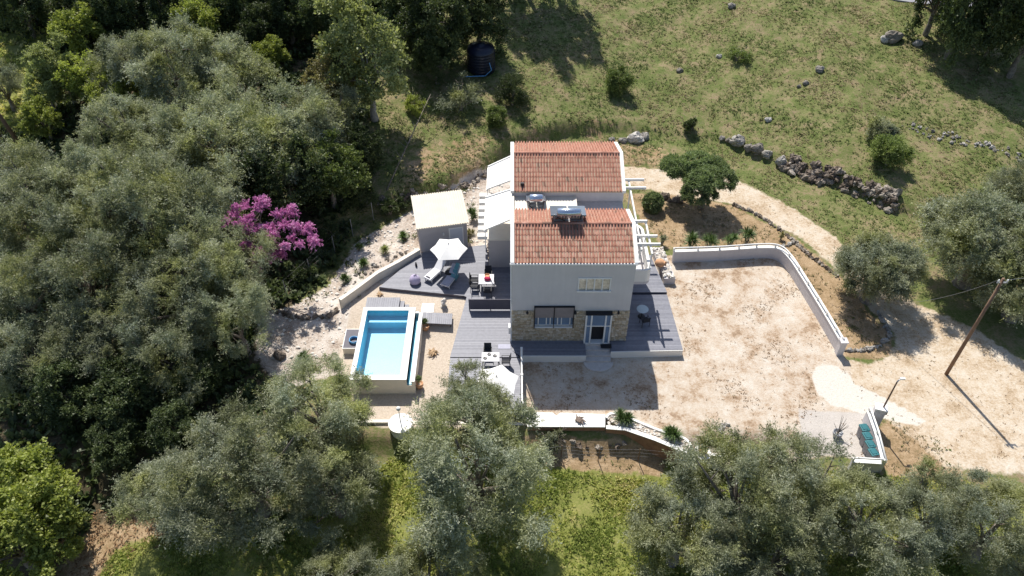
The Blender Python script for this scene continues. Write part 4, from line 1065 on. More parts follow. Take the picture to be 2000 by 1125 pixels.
# bins
def make_bin():
    t = thing('wheelie_bin', 'x', 'bin', (0, 0, 0))
    m2 = MB(); m2.add([(-.2, -.22, .06), (.2, -.22, .06), (.2, .22, .06), (-.2, .22, .06), (-.26, -.29, .9), (.26, -.29, .9), (.26, .29, .9), (-.26, .29, .9)], [(3, 2, 1, 0), (4, 5, 6, 7), (0, 1, 5, 4), (1, 2, 6, 5), (2, 3, 7, 6), (3, 0, 4, 7)]); m2.box(-.28, .28, -.31, .31, .86, .91); m2.build('body', M['bin'], t, local=True)
    m2 = MB(); m2.extr([(-.29, -.32, .915), (.27, -.32, .915), (.27, -.32, .96), (0, -.32, 1.01), (-.29, -.32, .98)], (0, .64, 0)); ld = m2.build('lid', M['lid'], t, local=True)
    MB().box(-.2, .12, -.2, .2, 1.0, 1.025).build('lid_panel', M['lid'], ld, local=True)
    MB().tube([(.31, -.2, .9), (.31, .2, .9)], .025, 6).build('handle', M['black'], t, local=True)
    for s_ in (-1, 1): MB().tube([(.2, s_ * .2, .09), (.2, s_ * .27, .09)], .09, 10).build('wheel', M['black'], t, local=True)
    return t
binp = make_bin(); labs = ['wheelie bin with teal lid, end of the row by the gate column', 'wheelie bin with teal lid, second from the gate column', 'wheelie bin with teal lid, second from the short return wall', 'wheelie bin with teal lid, end of the row by the short return wall']
for k in range(4):
    o = binp if k == 0 else copy_tree(binp)
    q = P(1679.5 + k * 5.6, 853 + k * 15.8, G); o.location = (float(q[0]), float(q[1]), G); o.rotation_euler = (0, 0, R(8) + k * .03); o['label'] = labs[k]; o['group'] = 'bins along the white wall'; o.scale = (.85, .78, .95)
# low garden wall beside the deck
gwp = [P2(668, 606, G), P2(700, 583, G), P2(740, 553, G), P2(780, 525, -.3), P2(820, 497, -.1)]
t = thing('garden_wall', 'low cream retaining wall between planted bank and deck', 'wall', (gwp[0][0], gwp[0][1], G)); m2 = MB(); strip(m2, gwp, .22, G - .2, .42); m2.build('wall', M['cream'], t); m2 = MB(); strip(m2, gwp, .27, .421, .46); m2.build('coping', M['cream'], t)
# rail wall down the lower deck side
x = P2(1017, 700)[0] + .05; ya = P2(1016, 694)[1]; yb_ = P2(1000, 800)[1]
t = thing('deck_rail', 'slim white parapet rail down the side of the lower deck', 'railing', (x, ya, G)); MB().box(x - .05, x + .05, yb_, ya, G - .1, .55).build('panel', M['white'], t)
for y in (ya, (ya + yb_) / 2, yb_): MB().box(x - .075, x + .075, y - .075, y + .075, G - .1, .72).build('post', M['white'], t)
m2 = MB(); m2.box(x - .04, x + .04, yb_, ya, .6, .68); m2.build('top_rail', M['white'], t)

# ------------------------------------------------------------------ planter walls at the yard edge
pt = G + .42
t = thing('planter_bench', 'broad flat white masonry bench along the yard edge', 'bench', P2(1100, 833, pt) + (G,))
poly = [P2(1030, 805, pt), P2(1080, 806, pt), P2(1087, 812, pt), P2(1094, 806, pt), P2(1182, 809, pt), P2(1182, 834, pt), P2(1030, 833, pt)]
m2 = MB(); m2.prism(poly, lambda x, y: float(H(x, y)) - .25, pt - .07); m2.build('base', M['redbrown'], t)
m2 = MB(); m2.prism([(x_, y_ + (.0)) for x_, y_ in poly], pt - .069, pt); m2.build('top_slab', M['white'], t)
t = thing('planter_wall', 'white-rimmed angular planter holding two yuccas at the yard edge', 'planter', P2(1250, 845, pt) + (G,))
fr_ = [P2(1184, 834, pt), P2(1222, 837, pt), P2(1280, 857, pt), P2(1345, 884, pt)]
bk = smooth_path([P2(1184, 815, pt), P2(1190, 808, pt), P2(1203, 806, pt), P2(1215, 810, pt), P2(1245, 822, pt), P2(1285, 838, pt), P2(1330, 852, pt), P2(1345, 862, pt), P2(1349, 874, pt), P2(1345, 884, pt)], 4)
m2 = MB(); strip(m2, fr_, .2, lambda x, y: float(H(x, y)) - .9, pt - .05); m2.build('front_wall', M['redbrown'], t)
m2 = MB(); strip(m2, fr_, .26, pt - .049, pt); m2.build('front_coping', M['white'], t)
m2 = MB(); strip(m2, bk, .14, G - .2, pt - .02); m2.build('rim', M['white'], t)
m2 = MB(); m2.prism([(a_, b_) for a_, b_ in fr_[1:]] + bk[::-1], lambda x, y: G - .6, pt - .12); m2.build('soil', M['soil'], t)
rng = random.Random(3); m2 = MB(); cen = np.array(fr_ + bk[::-1])
PB = fr_ + bk[::-1]
while len(m2.v) < 120 * 40:
    x = rng.uniform(min(p[0] for p in PB), max(p[0] for p in PB)); y = rng.uniform(min(p[1] for p in PB), max(p[1] for p in PB))
    if sd_poly(np.array([x]), np.array([y]), PB)[0] > .12: m2.cur = rng.random(); r_ = rng.uniform(.03, .08); m2.rock((x, y, pt - .1), (r_ * 1.3, r_, r_ * .7), rng.random(), 6)
m2.build('pebbles', M['whiterock'], t, kind='stuff')
# thin wall on to the pot pedestal
t = thing('low_wall', 'thin white wall linking the round pot pedestal to the yard edge', 'wall', P2(1355, 885, pt) + (G,))
m2 = MB(); strip(m2, [P2(1350, 884, pt), P2(1400, 886, pt), P2(1440, 890, pt)], .16, lambda x, y: float(H(x, y)) - .6, pt - .1); m2.build('wall', M['white'], t)
q = P(1372, 884, pt); ped = thing('pedestal', 'round white pot pedestal at the end of the planter', 'pedestal', (float(q[0]), float(q[1]), G))
MB().lathe([(.42, -.9), (.42, .3), (.5, .34), (.5, .42)], (q[0], q[1], G), 22).build('drum', M['white'], ped); 
q = P(1412, 884, pt - .1); m2 = MB(); m2.lathe([(.15, -.02), (.15, .12), (.09, .12), (.09, .05)], (q[0], q[1], pt - .12), 14); tag(m2.build('ring_lamp', M['white']), 'small round white lamp on the thin low wall', 'lamp')

# ------------------------------------------------------------------ yuccas, agaves, small plants
def blades_mesh(name, seed, m, n=70, L_=.6, w=.05, el=(.1, 1.4), droop=.35, heads=((0, 0, 0),), seg=3):
    rng = np.random.default_rng(seed); V = []; Fq = []; tn = []
    for h in heads:
        for k in range(n):
            a = rng.uniform(0, 6.283); e = rng.uniform(*el); l = L_ * rng.uniform(.7, 1.15); d = np.array([math.cos(a) * math.cos(e), math.sin(a) * math.cos(e), math.sin(e)]); s_ = np.array([-math.sin(a), math.cos(a), 0]); b = len(V)
            for i in range(seg + 1):
                t = i / seg; p = np.array(h) + d * l * t - np.array([0, 0, droop * l * t * t * math.cos(e)]); ww = w * (1 - t) ** .7 * (.6 + .4 * min(1, t * 4)) + .002
                V += [p - s_ * ww / 2, p + s_ * ww / 2]
            tv = np.clip(rng.normal(.5, .22), 0, 1)
            for i in range(seg): Fq += [b + 2 * i, b + 2 * i + 1, b + 2 * i + 3, b + 2 * i + 2]; tn.append(tv)
    return fast_mesh(name, np.array(V), 4, np.array(Fq), np.array(tn), m)
def yucca(px, py, r, label, name='yucca', heads=3, group=None, zb=None, m='yucca', stem=.35, el=(.05, 1.45), seed=None):
    p = T(px, py) if zb is None else P(px, py, zb); z = float(p[2]) if zb is None else zb
    t = thing(name, label, 'plant', (float(p[0]), float(p[1]), z), 0, group); rng = random.Random(px + py)
    hs = [(rng.uniform(-.45, .45) * r * (heads > 1), rng.uniform(-.45, .45) * r * (heads > 1), stem * rng.uniform(.6, 1.3)) for _ in range(heads)]
    link('leaves', blades_mesh('leaves', px, M[m], 75, r, .055 if r > .4 else .04, el, heads=hs), t)
    m2 = MB()
    for h in hs: m2.tube([(0, 0, -.1), (h[0] * .7, h[1] * .7, h[2] * .5), h], [.06, .05, .05], 6)
    m2.build('stem', M['bark'], t, local=True); return t
yucca(1219, 822, .62, 'large spiky yucca at the broad end of the planter', zb=pt - .15, heads=5)
yucca(1310, 852, .62, 'large spiky yucca at the narrow end of the planter', zb=pt - .15, heads=5)
for px, py, r, lab in ((1349, 482, .72, 'yucca behind the yard wall, next to the planter of white stones'), (1384, 482, .72, 'yucca behind the yard wall with low wide rosettes'), (1425, 480, .55, 'smallest yucca behind the yard wall'), (1458, 476, .7, 'tall yucca behind the yard wall near its bend')):
    yucca(px, py, r, lab, heads=4 if r > .5 else 2, group='yuccas behind the yard wall', stem=.75 if r > .5 else .3)
yucca(1292, 478, .4, 'grey-green tuft beside the pergola beams', 'shrub', 3, m='olive', stem=.5)
yucca(1524, 468, .32, 'small dry shrub on the brown garden slope inside the track bend', 'shrub', 3, m='cream_leaf', stem=.4)
yucca(590, 706, .75, 'bright green spiky plant beside the dark boulder on the dappled gravel', 'agave', 3, m='yucca', stem=.2)
for px, py, r, lab in ((677, 548, .5, 'dark spiky plant on the bank at the low end of the garden wall'), (713, 518, .55, 'spiky plant on the bank between two other spiky plants'), (755, 495, .5, 'yellowish spiky plant on the pale bank halfway to the shed'), (792, 468, .55, 'spiky plant on the bank beside the shed side wall'), (700, 490, .4, 'small dark spiky plant on the upper bank')):
    yucca(px, py, r, lab, 'bank_plant', 3, group='spiky plants on the pale bank', m='yucca' if px != 755 else 'pale', stem=.3)
yucca(922, 430, .5, 'green shrub squeezed between shed and annex', 'shrub', 4, m='yucca', stem=.6); yucca(920, 458, .4, 'dry shrub at the shed corner', 'shrub', 3, m='cream_leaf', stem=.3)
# pot on the pedestal
def pot(px, py, zb, r, h, label, name='flower_pot', m='terracotta'):
    p = P(px, py, zb); t = thing(name, label, 'plant pot', (float(p[0]), float(p[1]), zb))
    MB().lathe([(r * .55, 0), (r * .8, h * .3), (r, h * .62), (r * .95, h * .85), (r * 1.02, h), (r * .86, h), (r * .8, h * .85)], (0, 0, 0), 18).build('pot', M[m], t, smooth=True, local=True)
    MB().lathe([(r * .82, h * .8), (.01, h * .88)], (0, 0, 0), 14, cap=False).build('earth', M['soil'], t, local=True); return t
t = pot(1372, 884, G + .42, .27, .35, 'terracotta pot with yucca on the round white pedestal'); link('leaves', blades_mesh('leaves', 77, M['yucca'], 70, .45, .05, (.2, 1.4)), t, (0, 0, .34))
def topiary(px, py, label):
    t = pot(px, py, G, .25, .42, label, 'potted_topiary'); MB().tube([(0, 0, .36), (.01, 0, .75)], .02, 6).build('stem', M['bark'], t, local=True)
    me, c = crown_mesh('clipped_ball', px, M['needle'], centers=[(0, 0, 0, .18)], shoots=220, nl=9, ll=.06, lw=.03, up=0); link('clipped_ball', me, t, (0, 0, .88)); return t
topiary(832, 645, 'terracotta pot with clipped ball beside the gangway'); topiary(820, 757, 'terracotta pot with clipped ball near the low end of the pool')
# bare plant in pot on the pad
t = pot(1633, 853, G, .28, .45, 'grey pot with bare twiggy plant on the concrete pad', m='greymetal'); m2 = MB(); rng = random.Random(8)
for k in range(9):
    a = rng.uniform(0, 6.28); l = rng.uniform(.5, 1.1); e_ = Vector((math.cos(a) * .45, math.sin(a) * .45, l)); m2.tube([(0, 0, .35), (e_.x * .4, e_.y * .4, .4 + l * .4), (e_.x, e_.y, .4 + e_.z)], [.025, .018, .008], 5)
m2.build('twigs', M['bark'], t, local=True, kind='stuff')

# ------------------------------------------------------------------ shrubs and clipped trees
def bush(px, py, r, label, m, h=1.0, name='shrub', group=None, shoots=70, nl=12, ll=.11, lw=.055, puffs=26, cat='shrub', lumps=.25):
    p = T(px, py); rng = random.Random(px)
    me, c = crown_mesh('foliage', px, M[m], rx=r, rz=r * h, puffs=puffs, puff_r=r * .38, shoots=shoots, nl=nl, ll=ll, lw=lw, low=-.9, lumps=lumps, fill=.3)
    t = thing(name, label, cat, (float(p[0]), float(p[1]), float(p[2])), 0, group); link('foliage', me, t, (0, 0, r * h * .82)); link('stem', trunk_mesh('stem', px, M['bark'], c, r * h * .8, max(.03, r * .06), 7, .05), t); return t
p = T(1273, 410); cs = [(*(d_ * np.array([.8, .8, .85]) * .82), .2) for d_ in unit(np.random.default_rng(3).normal(size=(110, 3)))]
t = thing('clipped_bush', 'clipped round dark bush beside the pergola', 'shrub', tuple(float(c) for c in p)); me, _ = crown_mesh('foliage', 3, M['needle'], centers=cs, shoots=26, nl=12, ll=.09, lw=.05, up=.1); link('foliage', me, t, (0, 0, .72)); MB().tube([(0, 0, -.1), (0, 0, .5)], .06, 7).build('stem', M['bark'], t, local=True)
bush(1208, 185, 1.45, 'rounded green bush casting a long shadow on the slope behind the house', 'green', 1.15)
bush(972, 245, .95, 'small round green bush below the water tank', 'green', 1.05)
bush(1000, 205, 1.9, 'sprawling dark shrub spreading below the water tank', 'darkgreen', .8, lumps=.5, puffs=20)
bush(900, 215, 2.0, 'thin grey-brown bushy tree beside the leaning bare sapling', 'olive', .9, lumps=.5, puffs=16, shoots=40)
bush(1732, 322, 1.75, 'wide green bush above the stone row', 'green', .85); bush(1715, 275, 1.3, 'grey-green bush behind the wide bush above the stone row', 'olive', .9)
bush(1348, 256, .62, 'small dark bush alone on the grass above the track', 'darkgreen', 1.1, puffs=12)
bush(1440, 118, 1.5, 'sparse flat green bush with pale twigs high on the grassy slope', 'green', .4, puffs=14, shoots=30)
for px, py, r in ((760, 420, 1.0), (720, 400, 1.2), (790, 405, .8), (670, 400, 1.1), (640, 470, 1.0), (590, 545, 1.0)):
    bush(px, py, r, 'tangled dark brush along the wire fence by the shed', 'darkgreen', .8, group='brush along the wire fence', lumps=.5, puffs=16, shoots=40)
bush(810, 220, 1.1, 'yellow flowering bush at the top of the dry slope', 'lime', .8, puffs=16, shoots=40)
bush(1080, 868, .7, 'grey-green weedy shrub against the planter bench', 'olive', .7, puffs=14, shoots=40)
# clipped cloud tree
p = T(1368, 405); t = thing('cloud_pruned_tree', 'cloud-pruned dark green tree with clipped domes beside the track', 'tree', (float(p[0]), float(p[1]), float(p[2])))
lobes = [(1320, 325, 1.2, 3.0), (1360, 320, 1.35, 3.4), (1402, 346, 1.4, 3.0), (1375, 350, 1.5, 3.1), (1366, 376, 1.25, 2.3), (1340, 335, 1.0, 2.8), (1392, 325, 1.1, 3.2)]
tm = MB(); tm.tube([(0, 0, -.2), (.1, 0, .8), (0, .1, 1.5)], [.3, .24, .2], 8)
for lx, ly, lr, lz in lobes:
    c = P(lx, ly, float(p[2]) + lz); loc = c - p; sub = np.random.default_rng(lx); cs = []
    for k in range(70):
        d = unit(sub.normal(size=3)); d[2] = abs(d[2]) * .9 - .2; cs.append((*(d * np.array([lr, lr, lr * .7]) * .95 * sub.uniform(.85, 1)), lr * .24))
    me, _ = crown_mesh('foliage_dome', lx, M['needle'], centers=cs, shoots=40, nl=12, ll=.10, lw=.055, up=.2); link('foliage_dome', me, t, loc)
    tm.tube([(0, .1, 1.4), tuple(loc * .55 + np.array([0, 0, .5])), tuple(loc)], [.14, .1, .06], 6)
tm.build('trunk', M['bark'], t, smooth=True, local=True)
# purple blossom tree
p = T(505, 560); t = thing('judas_tree', 'purple-pink blossoming tree at the edge of the olive grove', 'tree', (float(p[0]), float(p[1]), float(p[2])))
rng2 = np.random.default_rng(4); cs = []
hc = 4.6
spots = [(470, 405, 5.6), (500, 400, 6.0), (515, 390, 6.0), (450, 435, 5.2), (540, 420, 5.6), (565, 415, 5.4), (580, 440, 5.0), (605, 450, 4.8), (595, 470, 4.4), (560, 470, 4.6), (530, 450, 5.0), (500, 450, 5.0), (475, 450, 4.8), (500, 490, 4.0), (530, 500, 3.6), (510, 520, 3.0), (545, 490, 3.8), (480, 480, 4.2), (615, 465, 4.4), (555, 440, 5.2), (460, 420, 5.2), (490, 425, 5.4)]
for sx, sy, sz in spots:
    for k in range(2):
        c = P(sx + rng2.uniform(-12, 12), sy + rng2.uniform(-10, 10), float(p[2]) + sz + .4) - p; cs.append((c[0], c[1], c[2] - hc, .40 * rng2.uniform(.5, 1.4)))
me, c = crown_mesh('blossom', 9, M['purple'], centers=cs, shoots=24, nl=26, ll=.1, lw=.07, up=.35, spread=1.2); link('blossom', me, t, (0, 0, hc)); link('trunk', trunk_mesh('trunk', 9, M['bark'], c, hc, .16, 26), t)

# ------------------------------------------------------------------ poles, tank, fences
def pole(px, py, h, label, lean=(0, 0), r=.105):
    p = T(px, py); t = thing('utility_pole', label, 'pole', tuple(float(c) for c in p)); MB().tube([(0, 0, -.3), (lean[0] * .5, lean[1] * .5, h / 2), (lean[0], lean[1], h)], [r * 1.15, r, r * .8], 10).build('shaft', M['polewood'], t, smooth=True, local=True); return t, p
t, p = pole(1848, 731, 8.3, 'tall brown timber utility pole at the edge of the track')
MB().box(-.25, .35, -.04, .04, 7.95, 8.03).build('cross_arm', M['greymetal'], t, local=True)
for dx in (-.2, .3): MB().lathe([(.03, 8.03), (.05, 8.08), (.05, 8.18), (.03, 8.22)], (dx, 0, 0), 8).build('insulator', M['globe'], t, local=True)
e2_ = p + np.array([30., 6., 9.]); pts = [p + np.array([.3, 0, 8.2]) + (e2_ - p - np.array([.3, 0, 8.2])) * (k / 10) - np.array([0, 0, 2.4 * (k / 10) * (1 - k / 10)]) for k in range(11)]; MB().tube(pts, .012, 5).build('cable', M['wire'], t)
pts = []
e_ = T(1790, 590, 3.5) + np.array([0, 0, 3.5]); a_ = p + np.array([-.2, 0, 8.2])
for k in range(9): s_ = k / 8; pts.append(a_ * (1 - s_) + e_ * s_ - np.array([0, 0, 1.0 * s_ * (1 - s_)]))
m2 = MB(); m2.tube(pts, .012, 5); m2.build('cable', M['wire'], t)
pole(45, 290, 6.5, 'leaning timber pole at the edge of the grove clearing', (-1.6, .6), .15)
q = T(940, 135); t = thing('water_tank', 'black plastic water tank in the shade of dark trees uphill', 'water tank', tuple(float(c) for c in q))
m2 = MB(); prof = [(1.25, -.1)]
for k in range(7): prof += [(1.28, .15 + k * .28), (1.33, .22 + k * .28), (1.28, .29 + k * .28)]
prof += [(1.2, 2.25), (.7, 2.45), (.4, 2.5), (.4, 2.6), (.01, 2.62)]; m2.lathe(prof, (0, 0, 0), 28); m2.build('body', M['tank'], t, smooth=True, local=True)
MB().tube([(.8, -1.1, 1.2), (1.0, -1.35, .6), (.4, -1.5, .1), (-1.5, -1.6, .08)], .04, 6).build('hose', M['hose'], t, local=True)
def wire_fence(pxs, label, h=1.4, m='greymetal'):
    pts = [T(a_, b_) for a_, b_ in pxs]; t = thing('wire_fence', label, 'fence', tuple(float(c) for c in pts[0]))
    for p_ in pts: MB().tube([(p_[0], p_[1], p_[2] - .2), (p_[0], p_[1], p_[2] + h)], .03, 6).build('post', M[m], t)
    for k in range(4):
        m2 = MB(); m2.tube([(p_[0], p_[1], p_[2] + .15 + k * (h - .2) / 3) for p_ in pts], .003, 3); m2.build('wire', M['wire'], t)
wire_fence([(525, 620), (562, 582), (608, 540), (655, 495), (690, 462), (730, 430)], 'wire fence on thin posts between grove and planted bank', 1.7)
wire_fence([(1020, 905), (1096, 893), (1168, 900), (1246, 900), (1300, 905)], 'wire fence on thin rusty posts below the planter bench', 1.2, 'polewood')
wire_fence([(395, 760), (425, 735), (450, 715)], 'short wire fence in the shade by the dappled gravel', 1.5)
m2 = MB(); a_, b_ = T(755, 372), T(845, 232); m2.tube([a_, a_ * .5 + b_ * .5 + np.array([0, 0, 1.2]), b_ + np.array([0, 0, 2.4])], [.06, .045, .02], 7)
t = thing('bare_sapling', 'leaning leafless sapling on the dry slope above the shed', 'tree', tuple(float(c) for c in a_)); m2.build('trunk', M['bark'], t, smooth=True)
rng = random.Random(21); m2 = MB()
for k in range(16):
    s_ = rng.uniform(.3, 1); c = a_ * (1 - s_) + b_ * s_ + np.array([0, 0, 2.4 * s_]); e_ = c + np.array([rng.uniform(-.7, .7), rng.uniform(-.7, .7), rng.uniform(.1, .8)]); m2.tube([c, (c + e_) / 2, e_], [.025, .015, .006], 5)
m2.build('twigs', M['bark'], t, kind='stuff')

# ------------------------------------------------------------------ rocks
def boulder(px, py, r, label, seed, m='rock', group=None, sq=.75):
    p = T(px, py); t = MB(); t.rock((0, 0, 0), (r, r * .85, r * sq), seed, 12, .16); me = t.build('boulder', M[m], local=True, smooth=False); me.location = (float(p[0]), float(p[1]), float(p[2]) + r * sq * .45); tag(me, label, 'rock', group); return me
for i, (px, py, r, lab) in enumerate([(1240, 275, .72, 'largest grey boulder on the grass behind the house'), (1258, 270, .5, 'rounded grey boulder touching the largest one behind the house'), (1216, 277, .38, 'brown boulder at the end of the group behind the house'), (1195, 274, .28, 'small pale stone nearest the villa roof behind the house'),
        (1742, 78, .85, 'large pale boulder under the hilltop tree'), (1728, 80, .5, 'pale boulder leaning on the large one under the hilltop tree'), (1792, 88, .45, 'grey rock in the edge of the hilltop tree shadow'), (1600, 138, .42, 'dark rock in the middle of the grassy slope'), (1573, 164, .3, 'small white stone on the grassy slope'), (1560, 170, .22, 'smaller white stone beside another white stone on the slope'), (1327, 140, .35, 'slim upright pale stone on the grassy slope'), (1500, 236, .3, 'white stone on the grass above the stone row'), (1428, 14, .4, 'grey rock near the top of the grassy slope'), (1404, 112, .3, 'grey stone beside the sparse flat bush'),
        (547, 697, .42, 'dark round boulder on the dappled gravel')]):
    boulder(px, py, r, lab, 40 + i, 'darkrock' if px == 547 else 'rock')
def stone_row(pxs, label, n, r, m, name='stone_row', seed=1, spread=.25, big=1.7, sq=.8, cat='stone row', tallness=.4):
    pts = [np.array(T2(a_, b_)) for a_, b_ in pxs]; seg = [np.linalg.norm(pts[i + 1] - pts[i]) for i in range(len(pts) - 1)]; tot = sum(seg); rng = random.Random(seed)
    c0 = pts[0]; t = thing(name, label, cat, (float(c0[0]), float(c0[1]), float(H(*c0))))
    vs = []
    for k in range(5): b_ = MB(); b_.cur = 0.; b_.rock((0, 0, 0), (1, .85, sq), seed * 10 + k, 9, .34); o = b_.build('tmp', M[m], local=True); vs.append(o.data); bpy.data.objects.remove(o)
    for k in range(n):
        s_ = (k + rng.uniform(-.3, .3)) / n * tot; i = 0; s_ = max(0, min(s_, tot - .01))
        while s_ > seg[i]: s_ -= seg[i]; i += 1
        q = pts[i] + (pts[i + 1] - pts[i]) * s_ / seg[i] + np.array([rng.uniform(-spread, spread), rng.uniform(-spread, spread)]); rr = r * rng.uniform(.55, big)
        o = link('stone', vs[k % 5], t, (q[0] - c0[0], q[1] - c0[1], float(H(*q)) - float(H(*c0)) + rr * tallness), (rng.uniform(-.4, .4), rng.uniform(-.4, .4), rng.uniform(0, 6.28))); o.scale = (rr, rr, rr)
    return t
for i, (px, py, r, lab) in enumerate([(1440, 280, .62, 'big rounded pale boulder at the upper end of the stone row'), (1462, 292, .42, 'brown upright boulder in the stone row'), (1478, 295, .58, 'big grey boulder third along the stone row'), (1497, 305, .45, 'round grey stone in the stone row'), (1525, 318, .5, 'pale boulder where the stone row turns dark'), (1410, 272, .28, 'small brown stone at the tip of the stone row'), (1422, 276, .26, 'little pale stone next to the big rounded boulder')]):
    boulder(px, py, r, lab, 70 + i, sq=.85)
stone_row([(1535, 322), (1580, 335), (1620, 348), (1655, 358), (1690, 372), (1720, 390), (1752, 405)], 'dark weathered dry-stone bank on the grassy slope', 130, .19, 'darkrock', 'stone_bank', 3, .55, 2.2, cat='stone bank')
stone_row([(1770, 246), (1800, 256), (1840, 266), (1880, 278), (1940, 290), (1990, 310)], 'scattered line of pale rubble below the hilltop shade', 60, .11, 'rock', 'rubble_line', 4, .5, cat='rubble')
stone_row([(1432, 401), (1470, 415), (1510, 440), (1545, 466), (1580, 500), (1610, 520), (1640, 545)], 'stone edging along the inner side of the dirt track', 85, .11, 'darkrock', 'stone_edging', 5, .1, 1.7, cat='edging')
stone_row([(1500, 490), (1530, 482), (1556, 472)], 'short stone edging crossing the brown garden slope', 16, .14, 'rock', 'stone_edging', 6, .08, 1.3, cat='edging')
stone_row([(1652, 686), (1690, 684), (1720, 676), (1740, 656), (1722, 625), (1712, 608)], 'curved stone edging around the gnarled olive', 40, .15, 'rock', 'stone_edging', 7, .07, 1.3, cat='edging')
stone_row([(540, 608), (570, 617), (600, 622), (640, 620), (664, 604)], 'dark stone edging of the bank above the dappled gravel', 36, .16, 'darkrock', 'stone_edging', 8, .12, 1.5, cat='edging')
stone_row([(668, 560), (700, 540), (740, 520), (790, 490)], 'loose stones along the back of the garden wall', 34, .1, 'rock', 'loose_stones', 9, .35, 1.5, cat='stones')
stone_row([(740, 402), (790, 392), (840, 385), (880, 375), (920, 362), (945, 345)], 'rubble stones at the foot of the dry slope by the shed', 60, .16, 'darkrock', 'rubble_line', 10, .3, 1.8, cat='rubble')
stone_row([(1295, 385), (1310, 392), (1325, 395), (1338, 388)], 'dark rocks between the round bush and the cloud-pruned tree', 9, .3, 'darkrock', 'rock_group', 11, .2, 1.3, cat='rocks')
stone_row([(1100, 865), (1150, 868), (1190, 870), (1235, 874)], 'dark rocks under the planter bench wall', 9, .18, 'darkrock', 'rock_group', 12, .12, 1.4, cat='rocks')
stone_row([(1402, 842), (1410, 832), (1420, 838)], 'little heap of pale and dark stones on the gravel yard', 12, .12, 'rock', 'stone_heap', 13, .25, 1.3, cat='stones')
# planter of white stones with a lying jar
a_ = P2(1306, 555, G); pl = thing('stone_planter', 'plastered planter box filled with white stones beside the raised deck', 'planter', (a_[0], a_[1] + 1.5, G))
x0, x1 = a_[0] - .38, a_[0] + .42; y0, y1 = a_[1], a_[1] + 3.4; sk = -.45
def skew(x, y): return x + sk * (y - y0) / (y1 - y0)
poly = [(x0, y0), (x1, y0), (skew(x1, y1), y1), (skew(x0, y1), y1)]
m2 = MB(); m2.prism(poly, G - .05, -.06); m2.build('box', M['plaster'], pl)
rng = random.Random(9); vs = []
for k in range(4): b_ = MB(); b_.cur = rng.random(); b_.rock((0, 0, 0), (1, .85, .7), 90 + k, 8, .2); o = b_.build('tmp', M['whiterock'], local=True); vs.append(o.data); bpy.data.objects.remove(o)
o0 = origin_of(pl)
for k in range(110):
    y = rng.uniform(y0 + .08, y1 - .05); x = skew(rng.uniform(x0 + .06, x1 - .06), y); rr = rng.uniform(.07, .15); o = link('stone', vs[k % 4], pl, (x - o0.x, y - o0.y, -.03 - o0.z + rng.uniform(0, .06)), (rng.uniform(-1, 1), rng.uniform(-1, 1), rng.uniform(0, 6))); o.scale = (rr,) * 3
q = P(1290, 516, .2); jar = thing('clay_jar', 'round terracotta jar lying on the white stones', 'jar', (float(q[0]), float(q[1]), .05)); m2 = MB(); prof = [(.12, -.4), (.26, -.3), (.33, -.1), (.31, .1), (.2, .26), (.14, .32), (.18, .38), (.15, .385), (.11, .3)]
m2.lathe(prof, (0, 0, 0), 18); o = m2.build('body', M['terracotta'], jar, smooth=True, local=True); o.rotation_euler = (R(75), 0, R(60)); o.location = (0, 0, .26)

# ------------------------------------------------------------------ terrace furniture
def parasol(px, py, label, r=1.42, zb=0.0, zt=2.55, rot=0.2):
    p = P(px, py, zb + zt - .15); t = thing('parasol', label, 'parasol', (float(p[0]), float(p[1]), zb), rot)
    m2 = MB(); n = 6; v = [(0, 0, zt)]
    rings = 4
    for j in range(1, rings + 1):
        f = j / rings
        for k in range(n * 4):
            a = 2 * math.pi * k / (n * 4); s_ = abs(((k / 4.) % 1) - .5) * 2      # 1 on a rib, 0 midway
            rad = r * f * (math.cos(math.pi / n) / math.cos((a % (2 * math.pi / n)) - math.pi / n)) * (1 - .05 * (1 - s_) * f)
            v.append((rad * math.cos(a), rad * math.sin(a), zt - .5 * f ** 1.1 - .05 * (1 - s_) * f))
    N_ = n * 4; f_ = [(0, 1 + k, 1 + (k + 1) % N_) for k in range(N_)]
    for j in range(rings - 1):
        for k in range(N_): f_.append((1 + j * N_ + k, 1 + (j + 1) * N_ + k, 1 + (j + 1) * N_ + (k + 1) % N_, 1 + j * N_ + (k + 1) % N_))
    m2.add(v, f_); o = m2.build('canopy', M['whitecloth'], t, local=True); md = o.modifiers.new('thick', 'SOLIDIFY'); md.thickness = .012
    for k in range(n):
        a = 2 * math.pi * k / n; MB().tube([(0, 0, zt - .04), (r * .97 * math.cos(a), r * .97 * math.sin(a), zt - .53)], .012, 5).build('rib', M['greymetal'], t, local=True)
    MB().tube([(0, 0, .05), (0, 0, zt + .02)], .028, 8).build('pole', M['greymetal'], t, local=True); MB().lathe([(.03, zt), (.035, zt + .05), (.01, zt + .1)], (0, 0, 0), 8).build('finial', M['black'], t, local=True)
    MB().lathe([(.3, 0), (.3, .05), (.06, .09), (.05, .3)], (0, 0, 0), 16).build('base', M['black'], t, local=True); return t
parasol(876, 479, 'open white six-sided parasol over the two sun loungers', 1.32, rot=.05); parasol(970, 738, 'open white parasol over the lower deck partly behind the olive', 1.35, -.03, rot=.3)
